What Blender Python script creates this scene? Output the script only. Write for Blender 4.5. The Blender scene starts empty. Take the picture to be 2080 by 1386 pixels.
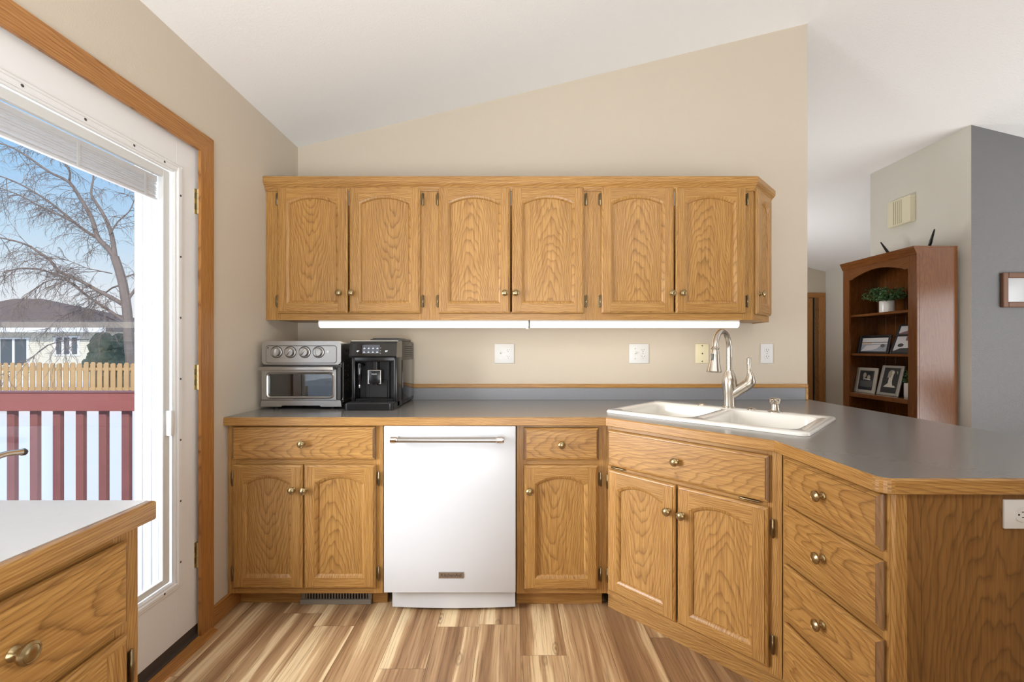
import bpy, bmesh, math, random
from mathutils import Vector, Matrix, geometry

# ------------------------------------------------------------------ camera, sky, sun, lights
C = bpy.context.scene.collection
sc = bpy.context.scene
R = random.Random(7)
PI = math.pi
F, CX, CY, EYE = 885.0, 1042.0, 708.0, 1.195      # focal length and vanishing point in photo pixels, eye height in metres
FLOOR = 0.0

cam_d = bpy.data.cameras.new('camera')
cam_d.sensor_fit = 'HORIZONTAL'
cam_d.sensor_width = 36.0
cam_d.lens = F / 2080 * 36
cam_d.shift_x = (1040 - CX) / 2080
cam_d.shift_y = (CY - 693) / 2080
cam_d.clip_start = 0.02
cam_d.clip_end = 500
cam = bpy.data.objects.new('camera', cam_d)
C.objects.link(cam)
cam.location = (0, 0, EYE)
cam.rotation_euler = (PI / 2, 0, 0)
sc.camera = cam

sc.view_settings.view_transform = 'Standard'
sc.view_settings.look = 'None'
sc.view_settings.gamma = 1
sc.view_settings.use_curve_mapping = False
sc.view_settings.exposure = -0.18
sc.cycles.use_denoising = True
sc.cycles.max_bounces = 10
sc.cycles.diffuse_bounces = 6
sc.cycles.transparent_max_bounces = 16
sc.cycles.sample_clamp_indirect = 6

w = bpy.data.worlds.new('sky')
sc.world = w
w.use_nodes = True
nt = w.node_tree
nt.nodes.clear()
wo = nt.nodes.new('ShaderNodeOutputWorld')
bg = nt.nodes.new('ShaderNodeBackground')
tc = nt.nodes.new('ShaderNodeTexCoord')
sx = nt.nodes.new('ShaderNodeSeparateXYZ')
cr = nt.nodes.new('ShaderNodeValToRGB')
nt.links.new(tc.outputs['Generated'], sx.inputs[0])
nt.links.new(sx.outputs['Z'], cr.inputs[0])
nt.links.new(cr.outputs[0], bg.inputs[0])
nt.links.new(bg.outputs[0], wo.inputs[0])
bg.inputs[1].default_value = 1.12
e = cr.color_ramp.elements
e[0].position = 0.0
e[0].color = (0.93, 0.95, 0.97, 1)
e[1].position = 1.0
e[1].color = (0.10, 0.26, 0.70, 1)
for p, c in ((0.08, (0.84, 0.91, 0.98, 1)), (0.18, (0.58, 0.80, 0.99, 1)), (0.34, (0.26, 0.57, 0.96, 1))):
    n = e.new(p)
    n.color = c


def lamp(name, kind, loc, aim, power, color=(1, 1, 1), size=None, spread=None):
    d = bpy.data.lights.new(name, kind)
    d.energy = power
    d.color = color
    if kind == 'AREA':
        d.shape = 'RECTANGLE'
        d.size, d.size_y = size
        if spread:
            d.spread = spread
    if kind == 'SUN':
        d.angle = size
    o = bpy.data.objects.new(name, d)
    C.objects.link(o)
    o.location = loc
    o.rotation_euler = (Vector(aim) - Vector(loc)).to_track_quat('-Z', 'Y').to_euler()
    return o


lamp('sun', 'SUN', (6, -14, 12), (0, 0, 0), 4.2, (1.0, 0.94, 0.86), 0.02)
# added lamp out of view, strengthens the yard daylight through the patio door glass
lamp('door_daylight_boost', 'AREA', (-2.35, 0.86, 1.25), (0.9, 1.5, 0.75), 78, (0.96, 0.98, 1.0), (1.1, 1.7), math.radians(110))
# added fill behind the camera, then daylight of the living room's right window
lamp('rear_fill', 'AREA', (-0.3, -2.35, 1.85), (-0.2, 2.0, 1.7), 7, (1.0, 0.99, 0.97), (2.0, 1.2))
lamp('living_window_daylight', 'AREA', (6.05, 0.15, 1.38), (3.0, 0.3, 1.3), 34, (0.95, 0.97, 1.0), (1.6, 1.15))
# added fill lamps out of view for the kitchen, ceilings, hall and left wall
lamp('kitchen_overhead_fill', 'AREA', (0.2, -0.9, 2.45), (0.2, -0.9, 0), 7, (1.0, 0.95, 0.88), (0.5, 0.5))  # overhead fill added behind the camera
lamp('kitchen_ceiling_fill', 'AREA', (-0.1, -1.0, 0.95), (-0.55, 0.9, 3.0), 64, (0.93, 0.975, 1.0), (1.6, 1.6), math.radians(125))  # unseen lamp put in to brighten the kitchen ceiling
lamp('living_ceiling_fill', 'AREA', (4.4, 0.6, 0.6), (4.0, 2.8, 2.8), 56, (0.94, 0.975, 1.0), (1.6, 1.6), math.radians(130))  # unseen lamp added to brighten the living room ceiling
lamp('hall_ceiling_fill', 'AREA', (3.0, 5.4, 1.2), (3.5, 5.5, 3), 20, (0.98, 0.98, 1.0), (0.6, 0.6))  # added behind the back wall to lift the hall ceiling
lamp('hall_wall_fill', 'AREA', (2.05, 3.75, 1.75), (3.3, 3.7, 2.4), 4.5, (1.0, 0.98, 0.95), (0.3, 0.3))  # added behind the back wall to brighten the off-white wall
lamp('left_wall_fill', 'AREA', (1.5, -0.9, 2.6), (-0.6, 0.8, 1.2), 12, (1.0, 0.97, 0.93), (0.6, 0.6))  # added behind the camera to brighten the left wall


# ------------------------------------------------------------------ measuring helpers
def at(px, py, Y):
    """Point of the photo at a known distance Y from the camera, in metres."""
    return Vector(((px - CX) / F * Y, Y, EYE - (py - CY) / F * Y))


def mx(px, Y):
    return (px - CX) / F * Y


def mz(py, Y):
    return EYE - (py - CY) / F * Y


# ------------------------------------------------------------------ materials
def newmat(name):
    m = bpy.data.materials.new(name)
    m.use_nodes = True
    t = m.node_tree
    return m, t, t.nodes['Principled BSDF']


def N(t, kind, **kw):
    n = t.nodes.new('ShaderNode' + kind)
    for k, v in kw.items():
        setattr(n, k, v)
    return n


def ramp(t, src, stops, interp='LINEAR'):
    n = N(t, 'ValToRGB')
    n.color_ramp.interpolation = interp
    el = n.color_ramp.elements
    while len(el) > 1:
        el.remove(el[-1])
    el[0].position, el[0].color = stops[0][0], tuple(stops[0][1]) + (1,)
    for p, c in stops[1:]:
        q = el.new(p)
        q.color = tuple(c) + (1,)
    t.links.new(src, n.inputs[0])
    return n.outputs[0]


def math_(t, op, a, b=None):
    n = N(t, 'Math', operation=op)
    for i, s in enumerate((a, b)):
        if s is None:
            continue
        if isinstance(s, (int, float)):
            n.inputs[i].default_value = s
        else:
            t.links.new(s, n.inputs[i])
    return n.outputs[0]


def mixc(t, fac, a, b, mode='MIX'):
    n = N(t, 'Mix', data_type='RGBA', blend_type=mode)
    for s, i in ((fac, 0), (a, 6), (b, 7)):
        if isinstance(s, (int, float)):
            n.inputs[i].default_value = s
        elif isinstance(s, tuple):
            n.inputs[i].default_value = s + (1,) if len(s) == 3 else s
        else:
            t.links.new(s, n.inputs[i])
    return n.outputs[2]


def noise(t, vec, scale, detail=2, rough=0.5, dist=0.0):
    n = N(t, 'TexNoise')
    n.inputs['Scale'].default_value = scale
    n.inputs['Detail'].default_value = detail
    n.inputs['Roughness'].default_value = rough
    n.inputs['Distortion'].default_value = dist
    t.links.new(vec, n.inputs['Vector'])
    return n.outputs[0]


def scaled(t, vec, s):
    n = N(t, 'VectorMath', operation='MULTIPLY')
    t.links.new(vec, n.inputs[0])
    n.inputs[1].default_value = s
    return n.outputs[0]


def bump(t, b, h, strength, dist=0.01):
    n = N(t, 'Bump')
    n.inputs['Strength'].default_value = strength
    n.inputs['Distance'].default_value = dist
    t.links.new(h, n.inputs['Height'])
    t.links.new(n.outputs[0], b.inputs['Normal'])


def pbr(name, col, rough=0.5, metal=0.0, spec=0.5, coat=0.0, var=0.0, vscale=8.0, bmp=0.0, bscale=200.0, emit=0.0, aniso=None):
    m, t, b = newmat(name)
    b.inputs['Base Color'].default_value = tuple(col) + (1,)
    b.inputs['Roughness'].default_value = rough
    b.inputs['Metallic'].default_value = metal
    b.inputs['Specular IOR Level'].default_value = spec
    b.inputs['Coat Weight'].default_value = coat
    b.inputs['Coat Roughness'].default_value = 0.15
    tcn = N(t, 'TexCoord')
    if var:
        nz = noise(t, tcn.outputs['Object'], vscale, 4)
        f = math_(t, 'MULTIPLY_ADD', nz, 2 * var)
        f.node.inputs[2].default_value = 1 - var
        out = mixc(t, 1.0, tuple(col), f, 'MULTIPLY')
        t.links.new(out, b.inputs['Base Color'])
    if bmp:
        bump(t, b, noise(t, tcn.outputs['Object'], bscale, 3), bmp)
    if aniso:
        nz = noise(t, scaled(t, tcn.outputs['Object'], aniso), 1.0, 3)
        r = math_(t, 'MULTIPLY_ADD', nz, 0.25)
        r.node.inputs[2].default_value = rough - 0.1
        t.links.new(r, b.inputs['Roughness'])
    if emit:
        b.inputs['Emission Color'].default_value = tuple(col) + (1,)
        b.inputs['Emission Strength'].default_value = emit
    return m


def wood(name, pale, mid, dark, rough=0.36, lines=0.75, a=15.0, bq=520.0, spec=0.5, tone=0.16, bmp=0.08):
    m, t, b = newmat(name)
    at_ = N(t, 'Attribute', attribute_name='grain')
    g = at_.outputs['Vector']
    sp = N(t, 'SeparateXYZ')
    t.links.new(g, sp.inputs[0])
    u, v = sp.outputs[0], sp.outputs[1]
    n1 = noise(t, scaled(t, g, (2.3, 7.5, 3.0)), 1.0, 3, 0.55)
    n1b = noise(t, scaled(t, g, (11.0, 34.0, 8.0)), 1.0, 2, 0.5)
    ph = math_(t, 'ADD', math_(t, 'MULTIPLY', u, a), math_(t, 'MULTIPLY', math_(t, 'MULTIPLY', v, v), bq))
    ph = math_(t, 'ADD', ph, math_(t, 'MULTIPLY', n1, 7.0))
    ph = math_(t, 'ADD', ph, math_(t, 'MULTIPLY', n1b, 0.5))
    fr = math_(t, 'FRACT', ph)
    ln = ramp(t, fr, ((0.0, (0.35,) * 3), (0.10, (0.0,) * 3), (0.55, (0.08,) * 3), (0.80, (0.45,) * 3), (0.93, (1.0,) * 3), (1.0, (0.35,) * 3)))
    st = noise(t, scaled(t, g, (7.0, 210.0, 90.0)), 1.0, 3, 0.6)
    po = noise(t, scaled(t, g, (26.0, 620.0, 200.0)), 1.0, 2, 0.5)
    pores = ramp(t, po, ((0.52, (0, 0, 0)), (0.66, (1, 1, 1))))
    big = noise(t, scaled(t, g, (0.7, 4.0, 1.0)), 1.0, 2)
    stc = ramp(t, st, ((0.36, (0, 0, 0)), (0.64, (1, 1, 1))))
    base = mixc(t, stc, tuple(pale), tuple(mid))
    lf = math_(t, 'MULTIPLY', ln, lines)
    lf = math_(t, 'MULTIPLY', lf, math_(t, 'ADD', math_(t, 'MULTIPLY', st, 0.9), 0.45))
    colr = mixc(t, lf, base, tuple(dark))
    pf = math_(t, 'MULTIPLY', pores, math_(t, 'ADD', math_(t, 'MULTIPLY', ln, 0.34), 0.10))
    colr = mixc(t, pf, colr, tuple(x * 0.55 for x in dark))
    bf = math_(t, 'MULTIPLY_ADD', big, 2 * tone)
    bf.node.inputs[2].default_value = 1 - tone
    colr = mixc(t, 1.0, colr, bf, 'MULTIPLY')
    t.links.new(colr, b.inputs['Base Color'])
    b.inputs['Roughness'].default_value = rough
    b.inputs['Specular IOR Level'].default_value = spec
    bump(t, b, math_(t, 'ADD', st, math_(t, 'MULTIPLY', po, 0.5)), bmp, 0.002)
    return m


def plank_floor(name):
    m, t, b = newmat(name)
    at_ = N(t, 'Attribute', attribute_name='grain')
    g = at_.outputs['Vector']
    wob = noise(t, scaled(t, g, (2.5, 10.0, 1.0)), 1.0, 2)
    sp = N(t, 'SeparateXYZ')
    t.links.new(g, sp.inputs[0])
    vv = math_(t, 'ADD', sp.outputs[1], math_(t, 'MULTIPLY', wob, 0.05))
    cb = N(t, 'CombineXYZ')
    t.links.new(math_(t, 'MULTIPLY', sp.outputs[0], 0.35), cb.inputs[0])
    t.links.new(math_(t, 'MULTIPLY', vv, 15.0), cb.inputs[1])
    t.links.new(math_(t, 'MULTIPLY', sp.outputs[2], 3.0), cb.inputs[2])
    strips = noise(t, cb.outputs[0], 1.0, 4, 0.5)
    base = ramp(t, strips, ((0.30, (0.21, 0.112, 0.052)), (0.42, (0.34, 0.195, 0.094)), (0.49, (0.45, 0.282, 0.145)),
                            (0.545, (0.53, 0.35, 0.188)), (0.575, (0.71, 0.525, 0.300)), (0.70, (0.80, 0.63, 0.39))))
    fine = noise(t, scaled(t, g, (4.0, 150.0, 1.0)), 1.0, 4, 0.65)
    f2 = ramp(t, fine, ((0.33, (0.52, 0.47, 0.43)), (0.50, (1, 1, 1)), (0.72, (1.12, 1.12, 1.12))))
    colr = mixc(t, 0.8, base, f2, 'MULTIPLY')
    vo = N(t, 'TexVoronoi')
    vo.inputs['Scale'].default_value = 1.0
    vo.inputs['Randomness'].default_value = 1.0
    t.links.new(scaled(t, g, (3.2, 9.0, 1.0)), vo.inputs['Vector'])
    dd = math_(t, 'ADD', vo.outputs['Distance'], math_(t, 'MULTIPLY', math_(t, 'SUBTRACT', fine, 0.5), 0.12))
    rings = math_(t, 'SINE', math_(t, 'MULTIPLY', dd, 70.0))
    near = ramp(t, dd, ((0.0, (1, 1, 1)), (0.07, (0.8,) * 3), (0.22, (0.0,) * 3)))
    kf = math_(t, 'MULTIPLY', near, math_(t, 'ADD', math_(t, 'MULTIPLY', rings, 0.30), 0.42))
    colr = mixc(t, kf, colr, (0.10, 0.05, 0.025))
    t.links.new(colr, b.inputs['Base Color'])
    b.inputs['Roughness'].default_value = 0.42
    b.inputs['Specular IOR Level'].default_value = 0.4
    bump(t, b, fine, 0.12, 0.002)
    return m


def siding(name, col, step=0.12):
    m, t, b = newmat(name)
    tcn = N(t, 'TexCoord')
    sp = N(t, 'SeparateXYZ')
    t.links.new(tcn.outputs['Object'], sp.inputs[0])
    fr = math_(t, 'FRACT', math_(t, 'MULTIPLY', sp.outputs[2], 1 / step))
    c = ramp(t, fr, ((0.0, tuple(x * 0.6 for x in col)), (0.14, tuple(col)), (1.0, tuple(x * 1.03 for x in col))))
    t.links.new(c, b.inputs['Base Color'])
    b.inputs['Roughness'].default_value = 0.7
    return m


def pane_glass(name, tint=(1, 1, 1), f0=0.04, k=0.96):
    """Clear sheet: what is behind shows through, with a mirror image that grows towards grazing angles."""
    m = bpy.data.materials.new(name)
    m.use_nodes = True
    t = m.node_tree
    t.nodes.clear()
    o = N(t, 'OutputMaterial')
    tr = N(t, 'BsdfTransparent')
    tr.inputs[0].default_value = tuple(tint) + (1,)
    gl = N(t, 'BsdfGlossy')
    gl.inputs['Roughness'].default_value = 0.0
    lw = N(t, 'LayerWeight')
    lw.inputs[0].default_value = 0.5
    f = math_(t, 'MULTIPLY_ADD', math_(t, 'POWER', lw.outputs['Facing'], 5.0), k)
    f.node.inputs[2].default_value = f0
    mix = N(t, 'MixShader')
    t.links.new(f, mix.inputs[0])
    t.links.new(tr.outputs[0], mix.inputs[1])
    t.links.new(gl.outputs[0], mix.inputs[2])
    t.links.new(mix.outputs[0], o.inputs[0])
    return m


OAK = wood('honey_oak', (0.485, 0.268, 0.080), (0.340, 0.163, 0.042), (0.165, 0.070, 0.017), lines=0.66)
OAK_CASING = wood('casing_oak', (0.46, 0.215, 0.060), (0.35, 0.145, 0.035), (0.17, 0.062, 0.014), lines=0.8, a=6.0, bq=360.0)
OAK_END = wood('oak_end_grain', (0.27, 0.145, 0.062), (0.20, 0.100, 0.040), (0.11, 0.052, 0.020), lines=0.4)
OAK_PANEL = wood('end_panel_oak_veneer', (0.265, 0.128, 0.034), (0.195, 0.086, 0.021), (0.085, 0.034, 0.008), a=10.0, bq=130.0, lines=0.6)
CHERRY = wood('cherry_wood', (0.185, 0.066, 0.015), (0.135, 0.043, 0.009), (0.070, 0.021, 0.005), rough=0.17, lines=0.35, bmp=0.02, a=8.0, bq=200.0)
FLOORM = plank_floor('plank_floor')
WALL = pbr('beige_paint', (0.565, 0.495, 0.40), 0.62, bmp=0.10, bscale=260.0)
WALLW = pbr('offwhite_paint', (0.70, 0.69, 0.635), 0.62, bmp=0.10, bscale=260.0)
WALLG = pbr('grey_paint', (0.135, 0.134, 0.134), 0.40, bmp=0.25, bscale=180.0)
CEIL = pbr('ceiling_white', (0.84, 0.84, 0.835), 0.8, bmp=0.16, bscale=110.0)
WHITE = pbr('white_enamel_paint', (0.74, 0.74, 0.735), 0.4)
WHITE_APP = pbr('white_appliance', (0.62, 0.635, 0.66), 0.28)
LAM_GLARE = pbr('glare_laminate', (0.76, 0.765, 0.77), 0.28, var=0.03, vscale=60.0)  # grey laminate with the door's glare put into its colour
WHITE_PL = pbr('white_plastic', (0.68, 0.68, 0.67), 0.38)
IVORY = pbr('ivory_plastic', (0.76, 0.68, 0.46), 0.4)
CREAM = pbr('cream_plastic', (0.78, 0.74, 0.56), 0.45)
PORC = pbr('white_porcelain', (0.86, 0.845, 0.80), 0.13, coat=0.6)
LAM = pbr('grey_laminate', (0.205, 0.197, 0.188), 0.24, spec=0.6, coat=0.25, var=0.06, vscale=60.0)
LAMB = pbr('grey_laminate_backsplash', (0.24, 0.25, 0.275), 0.35, var=0.05, vscale=60.0)
BRASS = pbr('antique_brass', (0.36, 0.27, 0.14), 0.30, 1.0, var=0.2, vscale=60.0)
HINGE = pbr('aged_bronze', (0.22, 0.16, 0.085), 0.36, 1.0, var=0.25, vscale=90.0)
BRIGHT_BRASS = pbr('pale_brass', (0.66, 0.56, 0.33), 0.28, 1.0)
NICKEL = pbr('brushed_nickel', (0.60, 0.555, 0.49), 0.24, 1.0)
STEEL = pbr('brushed_steel', (0.46, 0.45, 0.435), 0.30, 1.0, aniso=(6, 300, 300))
STEEL_D = pbr('dark_steel', (0.11, 0.11, 0.11), 0.35, 1.0)
BLACK = pbr('black_plastic', (0.008, 0.008, 0.009), 0.24, spec=0.4)
BLACKG = pbr('gloss_black', (0.006, 0.006, 0.007), 0.06, coat=0.5)
BLACKM = pbr('matte_black', (0.012, 0.012, 0.013), 0.5, spec=0.35)
DARKGREY = pbr('dark_grey_plastic', (0.05, 0.05, 0.053), 0.4)
CHROME = pbr('chrome', (0.75, 0.75, 0.76), 0.08, 1.0)
GREY_MET = pbr('taupe_vent_paint', (0.24, 0.21, 0.17), 0.45)
DARK = pbr('dark_gap', (0.012, 0.010, 0.008), 0.8)
GASKET = pbr('dark_weatherstrip', (0.06, 0.045, 0.035), 0.7)
GREYSEAL = pbr('grey_seal', (0.30, 0.31, 0.32), 0.6)
FRAMEW = pbr('white_vinyl_frame', (0.62, 0.625, 0.61), 0.45)
BLIND = pbr('white_blind_slats', (0.56, 0.57, 0.59), 0.4)
EXTW = pbr('exterior_white_paint', (0.47, 0.48, 0.50), 0.5)
GLASS = pane_glass('door_pane')
DARKGLASS = pbr('dark_window_glass', (0.05, 0.075, 0.10), 0.08)
OVENGLASS = pane_glass('oven_glass', (0.50, 0.51, 0.51), 0.10, 0.8)
LIGHTM = pbr('lit_diffuser', (1.0, 0.92, 0.77), 0.5, emit=2.3)
REDPAINT = pbr('barn_red_paint', (0.34, 0.115, 0.10), 0.5, var=0.15, vscale=3.0)
REDSHADE = pbr('shaded_red_paint', (0.25, 0.095, 0.095), 0.55, var=0.15, vscale=5.0)  # rail red darkened, the shade on the balusters put into the colour
CEDAR = pbr('cedar_picket', (0.47, 0.30, 0.14), 0.8, var=0.18, vscale=2.0)
SNOW = pbr('snow', (0.90, 0.90, 0.90), 0.8, bmp=0.1, bscale=2.0)
BARK = pbr('grey_bark', (0.20, 0.17, 0.155), 0.9, var=0.25, vscale=6.0)
SHINGLE = pbr('grey_brown_shingles', (0.17, 0.135, 0.12), 0.9, var=0.25, vscale=5.0)
SIDING = siding('cream_siding', (0.64, 0.60, 0.50))
SIDINGW = siding('white_siding', (0.75, 0.76, 0.76))
EVERG = pbr('evergreen', (0.055, 0.075, 0.055), 0.9, var=0.5, vscale=6.0)
LEAF = pbr('green_leaf', (0.055, 0.135, 0.045), 0.55, var=0.45, vscale=40.0)
STEMM = pbr('plant_stem', (0.10, 0.11, 0.04), 0.7)
SOIL = pbr('potting_soil', (0.03, 0.022, 0.016), 0.95)
POT = pbr('white_ceramic', (0.80, 0.80, 0.79), 0.25)
SILVERF = pbr('pale_silver_frame', (0.52, 0.50, 0.46), 0.45, metal=0.2)
SILVERF2 = pbr('grey_silver_frame', (0.42, 0.41, 0.39), 0.4, metal=0.3)
FRAMEB = pbr('black_frame', (0.012, 0.011, 0.012), 0.35)
FRAMEBR = pbr('brown_frame', (0.13, 0.055, 0.025), 0.4)
PH_SKY = pbr('print_pale_sky', (0.62, 0.62, 0.66), 0.3)
PH_PEACH = pbr('print_peach', (0.62, 0.45, 0.33), 0.3)
PH_LAKE = pbr('print_lake', (0.33, 0.36, 0.44), 0.3, var=0.2, vscale=60)
PH_DARK = pbr('print_dark', (0.035, 0.038, 0.045), 0.3)
PH_MAUVE = pbr('print_mauve', (0.20, 0.11, 0.14), 0.3)
PH_GREY = pbr('print_grey', (0.11, 0.115, 0.125), 0.3)
PH_WHITE = pbr('print_white', (0.70, 0.68, 0.62), 0.3)
PH_SKIN = pbr('print_tone', (0.42, 0.38, 0.33), 0.3)
MATW = pbr('mat_board', (0.72, 0.72, 0.70), 0.6)
ICON = pbr('icon_print', (0.62, 0.68, 0.74), 0.4)
PANELGREY = pbr('display_grey', (0.085, 0.095, 0.115), 0.2)


# ------------------------------------------------------------------ mesh building
ORG = {}


class MB:
    def __init__(s, M=None):
        s.v, s.f, s.g, s.m, s.sm = [], [], [], [], []
        s.M = M or Matrix()

    def add(s, vs, fs, ax=2, mat=0, smooth=False, g0=None):
        b = len(s.v)
        vs = [Vector(p) for p in vs]
        lo = [min(p[i] for p in vs) for i in range(3)]
        hi = [max(p[i] for p in vs) for i in range(3)]
        oth = sorted([i for i in range(3) if isinstance(ax, Vector) or i != ax], key=lambda i: -(hi[i] - lo[i]))
        c = [(lo[i] + hi[i]) / 2 for i in range(3)]
        ou, ow = R.uniform(0, 40), R.uniform(0, 9)
        fl = R.choice((-1, 1))
        ov = g0 if g0 is not None else R.choice((-1, 1)) * R.uniform(0.10, 0.20)
        if isinstance(ax, Vector):
            cc = Vector(c)
            side = Vector((-ax.y, ax.x, 0))
            for p in vs:
                s.g.append(((p - cc).dot(ax) * fl + ou, p.z - c[2] + ov, (p - cc).dot(side) + ow))
                s.v.append(s.M @ p)
        for p in [] if isinstance(ax, Vector) else vs:
            s.g.append(((p[ax] - c[ax]) * fl + ou, p[oth[0]] - c[oth[0]] + ov, p[oth[1]] - c[oth[1]] + ow))
            s.v.append(s.M @ p)
        for f in fs:
            s.f.append(tuple(b + i for i in f))
            s.m.append(mat)
            s.sm.append(smooth)
        return s

    def box(s, x0, x1, y0, y1, z0, z1, bev=0.0, ax=2, mat=0, seg=1, g0=None, smooth=False):
        x0, x1 = min(x0, x1), max(x0, x1)
        y0, y1 = min(y0, y1), max(y0, y1)
        z0, z1 = min(z0, z1), max(z0, z1)
        bm = bmesh.new()
        bmesh.ops.create_cube(bm, size=1)
        for v in bm.verts:
            v.co = ((x0 + x1) / 2 + v.co.x * (x1 - x0), (y0 + y1) / 2 + v.co.y * (y1 - y0), (z0 + z1) / 2 + v.co.z * (z1 - z0))
        if bev:
            bmesh.ops.bevel(bm, geom=bm.edges[:], offset=min(bev, 0.45 * min(x1 - x0, y1 - y0, z1 - z0)), segments=seg, profile=0.5, affect='EDGES')
        bm.verts.index_update()
        s.add([v.co.copy() for v in bm.verts], [[v.index for v in f.verts] for f in bm.faces], ax, mat, smooth or seg > 1, g0)
        bm.free()
        return s

    def prism(s, poly, a0, a1, plane='xz', ax=2, mat=0, g0=None, smooth=False):
        """Closed outline in a plane, pulled from a0 to a1 along the third axis."""
        def P(p, a):
            return {'xz': (p[0], a, p[1]), 'xy': (p[0], p[1], a), 'yz': (a, p[0], p[1])}[plane]
        n = len(poly)
        vs = [P(p, a0) for p in poly] + [P(p, a1) for p in poly]
        fs = [tuple(range(n - 1, -1, -1)), tuple(range(n, 2 * n))]
        fs += [(i, (i + 1) % n, n + (i + 1) % n, n + i) for i in range(n)]
        return s.add(vs, fs, ax, mat, smooth, g0)

    def lathe(s, prof, T=None, n=24, mat=0, sx=1.0, smooth=True):
        """prof: (radius, height) along local +Z, moved by T."""
        T = T or Matrix()
        vs, fs = [], []
        for r, z in prof:
            for k in range(n):
                a = 2 * PI * k / n
                vs.append(T @ Vector((r * math.cos(a) * sx, r * math.sin(a), z)))
        for i in range(len(prof) - 1):
            for k in range(n):
                k2 = (k + 1) % n
                fs.append((i * n + k, i * n + k2, (i + 1) * n + k2, (i + 1) * n + k))
        fs.append(tuple(range(n - 1, -1, -1)))
        fs.append(tuple((len(prof) - 1) * n + k for k in range(n)))
        return s.add(vs, fs, 2, mat, smooth)

    def tube(s, pts, rad, n=10, mat=0, smooth=True):
        pts = [Vector(p) for p in pts]
        if not isinstance(rad, (list, tuple)):
            rad = [rad] * len(pts)
        vs, fs = [], []
        up = None
        for i, p in enumerate(pts):
            d = (pts[min(i + 1, len(pts) - 1)] - pts[max(i - 1, 0)]).normalized()
            if up is None:
                up = Vector((0, 0, 1)) if abs(d.z) < 0.9 else Vector((1, 0, 0))
            x = up.cross(d)
            if x.length < 1e-6:
                x = Vector((1, 0, 0)).cross(d)
            x.normalize()
            y = d.cross(x)
            up = y
            for k in range(n):
                a = 2 * PI * k / n
                vs.append(p + (x * math.cos(a) + y * math.sin(a)) * rad[i])
        for i in range(len(pts) - 1):
            for k in range(n):
                k2 = (k + 1) % n
                fs.append((i * n + k, i * n + k2, (i + 1) * n + k2, (i + 1) * n + k))
        fs.append(tuple(range(n - 1, -1, -1)))
        fs.append(tuple((len(pts) - 1) * n + k for k in range(n)))
        return s.add(vs, fs, 2, mat, smooth)

    def sweep(s, path, prof, z=0.0, mat=0, closed=False):
        """prof: (outward offset to the right of travel, height); each straight leg is a board with mitred ends."""
        n = len(path)
        P = [Vector(p) for p in path]
        offs = []
        for i in range(n):
            ns = []
            if i > 0 or closed:
                d = (P[i] - P[i - 1]).normalized()
                ns.append(Vector((d.y, -d.x)))
            if i < n - 1 or closed:
                d = (P[(i + 1) % n] - P[i]).normalized()
                ns.append(Vector((d.y, -d.x)))
            m = sum(ns, Vector((0, 0))).normalized()
            offs.append(m / max(0.3, m.dot(ns[0])))
        k = len(prof)
        for i in range(n if closed else n - 1):
            j = (i + 1) % n
            vs, fs = [], []
            for q in (i, j):
                for o, h in prof:
                    p = P[q] + offs[q] * o
                    vs.append((p.x, p.y, z + h))
            for a in range(k):
                b2 = (a + 1) % k
                fs.append((a, b2, k + b2, k + a))
            fs.append(tuple(range(k - 1, -1, -1)))
            fs.append(tuple(range(k, 2 * k)))
            d = P[j] - P[i]
            s.add(vs, fs, Vector((d.x, d.y, 0)).normalized(), mat, False)
        return s

    def build(s, name, mats, parent=None, loc=None, sharp=35):
        org = ORG[parent.name] if parent is not None else Vector(loc) if loc is not None else Vector((0, 0, 0))
        me = bpy.data.meshes.new(name)
        me.from_pydata([v - org for v in s.v], [], s.f)
        mats = mats if isinstance(mats, (list, tuple)) else [mats]
        for m in mats:
            me.materials.append(m)
        me.polygons.foreach_set('material_index', s.m)
        me.polygons.foreach_set('use_smooth', s.sm)
        a = me.attributes.new('grain', 'FLOAT_VECTOR', 'POINT')
        a.data.foreach_set('vector', [c for g in s.g for c in g])
        bm = bmesh.new()
        bm.from_mesh(me)
        bmesh.ops.recalc_face_normals(bm, faces=bm.faces[:])
        bm.to_mesh(me)
        bm.free()
        if any(s.sm):
            me.set_sharp_from_angle(angle=math.radians(sharp))
        me.update()
        o = bpy.data.objects.new(name, me)
        C.objects.link(o)
        if parent is not None:
            o.parent = parent
        else:
            o.location = org
        ORG[o.name] = org
        return o


def tag(o, label, cat, group=None, kind=None):
    o['label'] = label
    o['category'] = cat
    if group:
        o['group'] = group
    if kind:
        o['kind'] = kind
    return o


def thing(name, label, cat, loc, group=None, kind=None):
    o = bpy.data.objects.new(name, None)
    C.objects.link(o)
    o.empty_display_size = 0.05
    o.location = loc
    ORG[o.name] = Vector(loc)
    return tag(o, label, cat, group, kind)


def structure(name, mb, mat, label, cat):
    o = mb.build(name, mat)
    return tag(o, label, cat, kind='structure')


def text(name, body, size, T, mat, parent, extrude=0.0003):
    cu = bpy.data.curves.new(name, 'FONT')
    cu.body = body
    cu.size = size
    cu.extrude = extrude
    cu.align_x = 'CENTER'
    cu.align_y = 'CENTER'
    tmp = bpy.data.objects.new(name + '_curve', cu)
    C.objects.link(tmp)
    dg = bpy.context.evaluated_depsgraph_get()
    dg.update()
    me = bpy.data.meshes.new_from_object(tmp.evaluated_get(dg))
    bpy.data.objects.remove(tmp)
    me.transform(Matrix.Translation(-ORG[parent.name]) @ T)
    me.materials.clear()
    me.materials.append(mat)
    me.name = name
    o = bpy.data.objects.new(name, me)
    C.objects.link(o)
    o.parent = parent
    ORG[o.name] = ORG[parent.name]
    return o


def frame_at(x, y, ang):
    return Matrix.Translation((x, y, 0)) @ Matrix.Rotation(ang, 4, 'Z')


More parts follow.
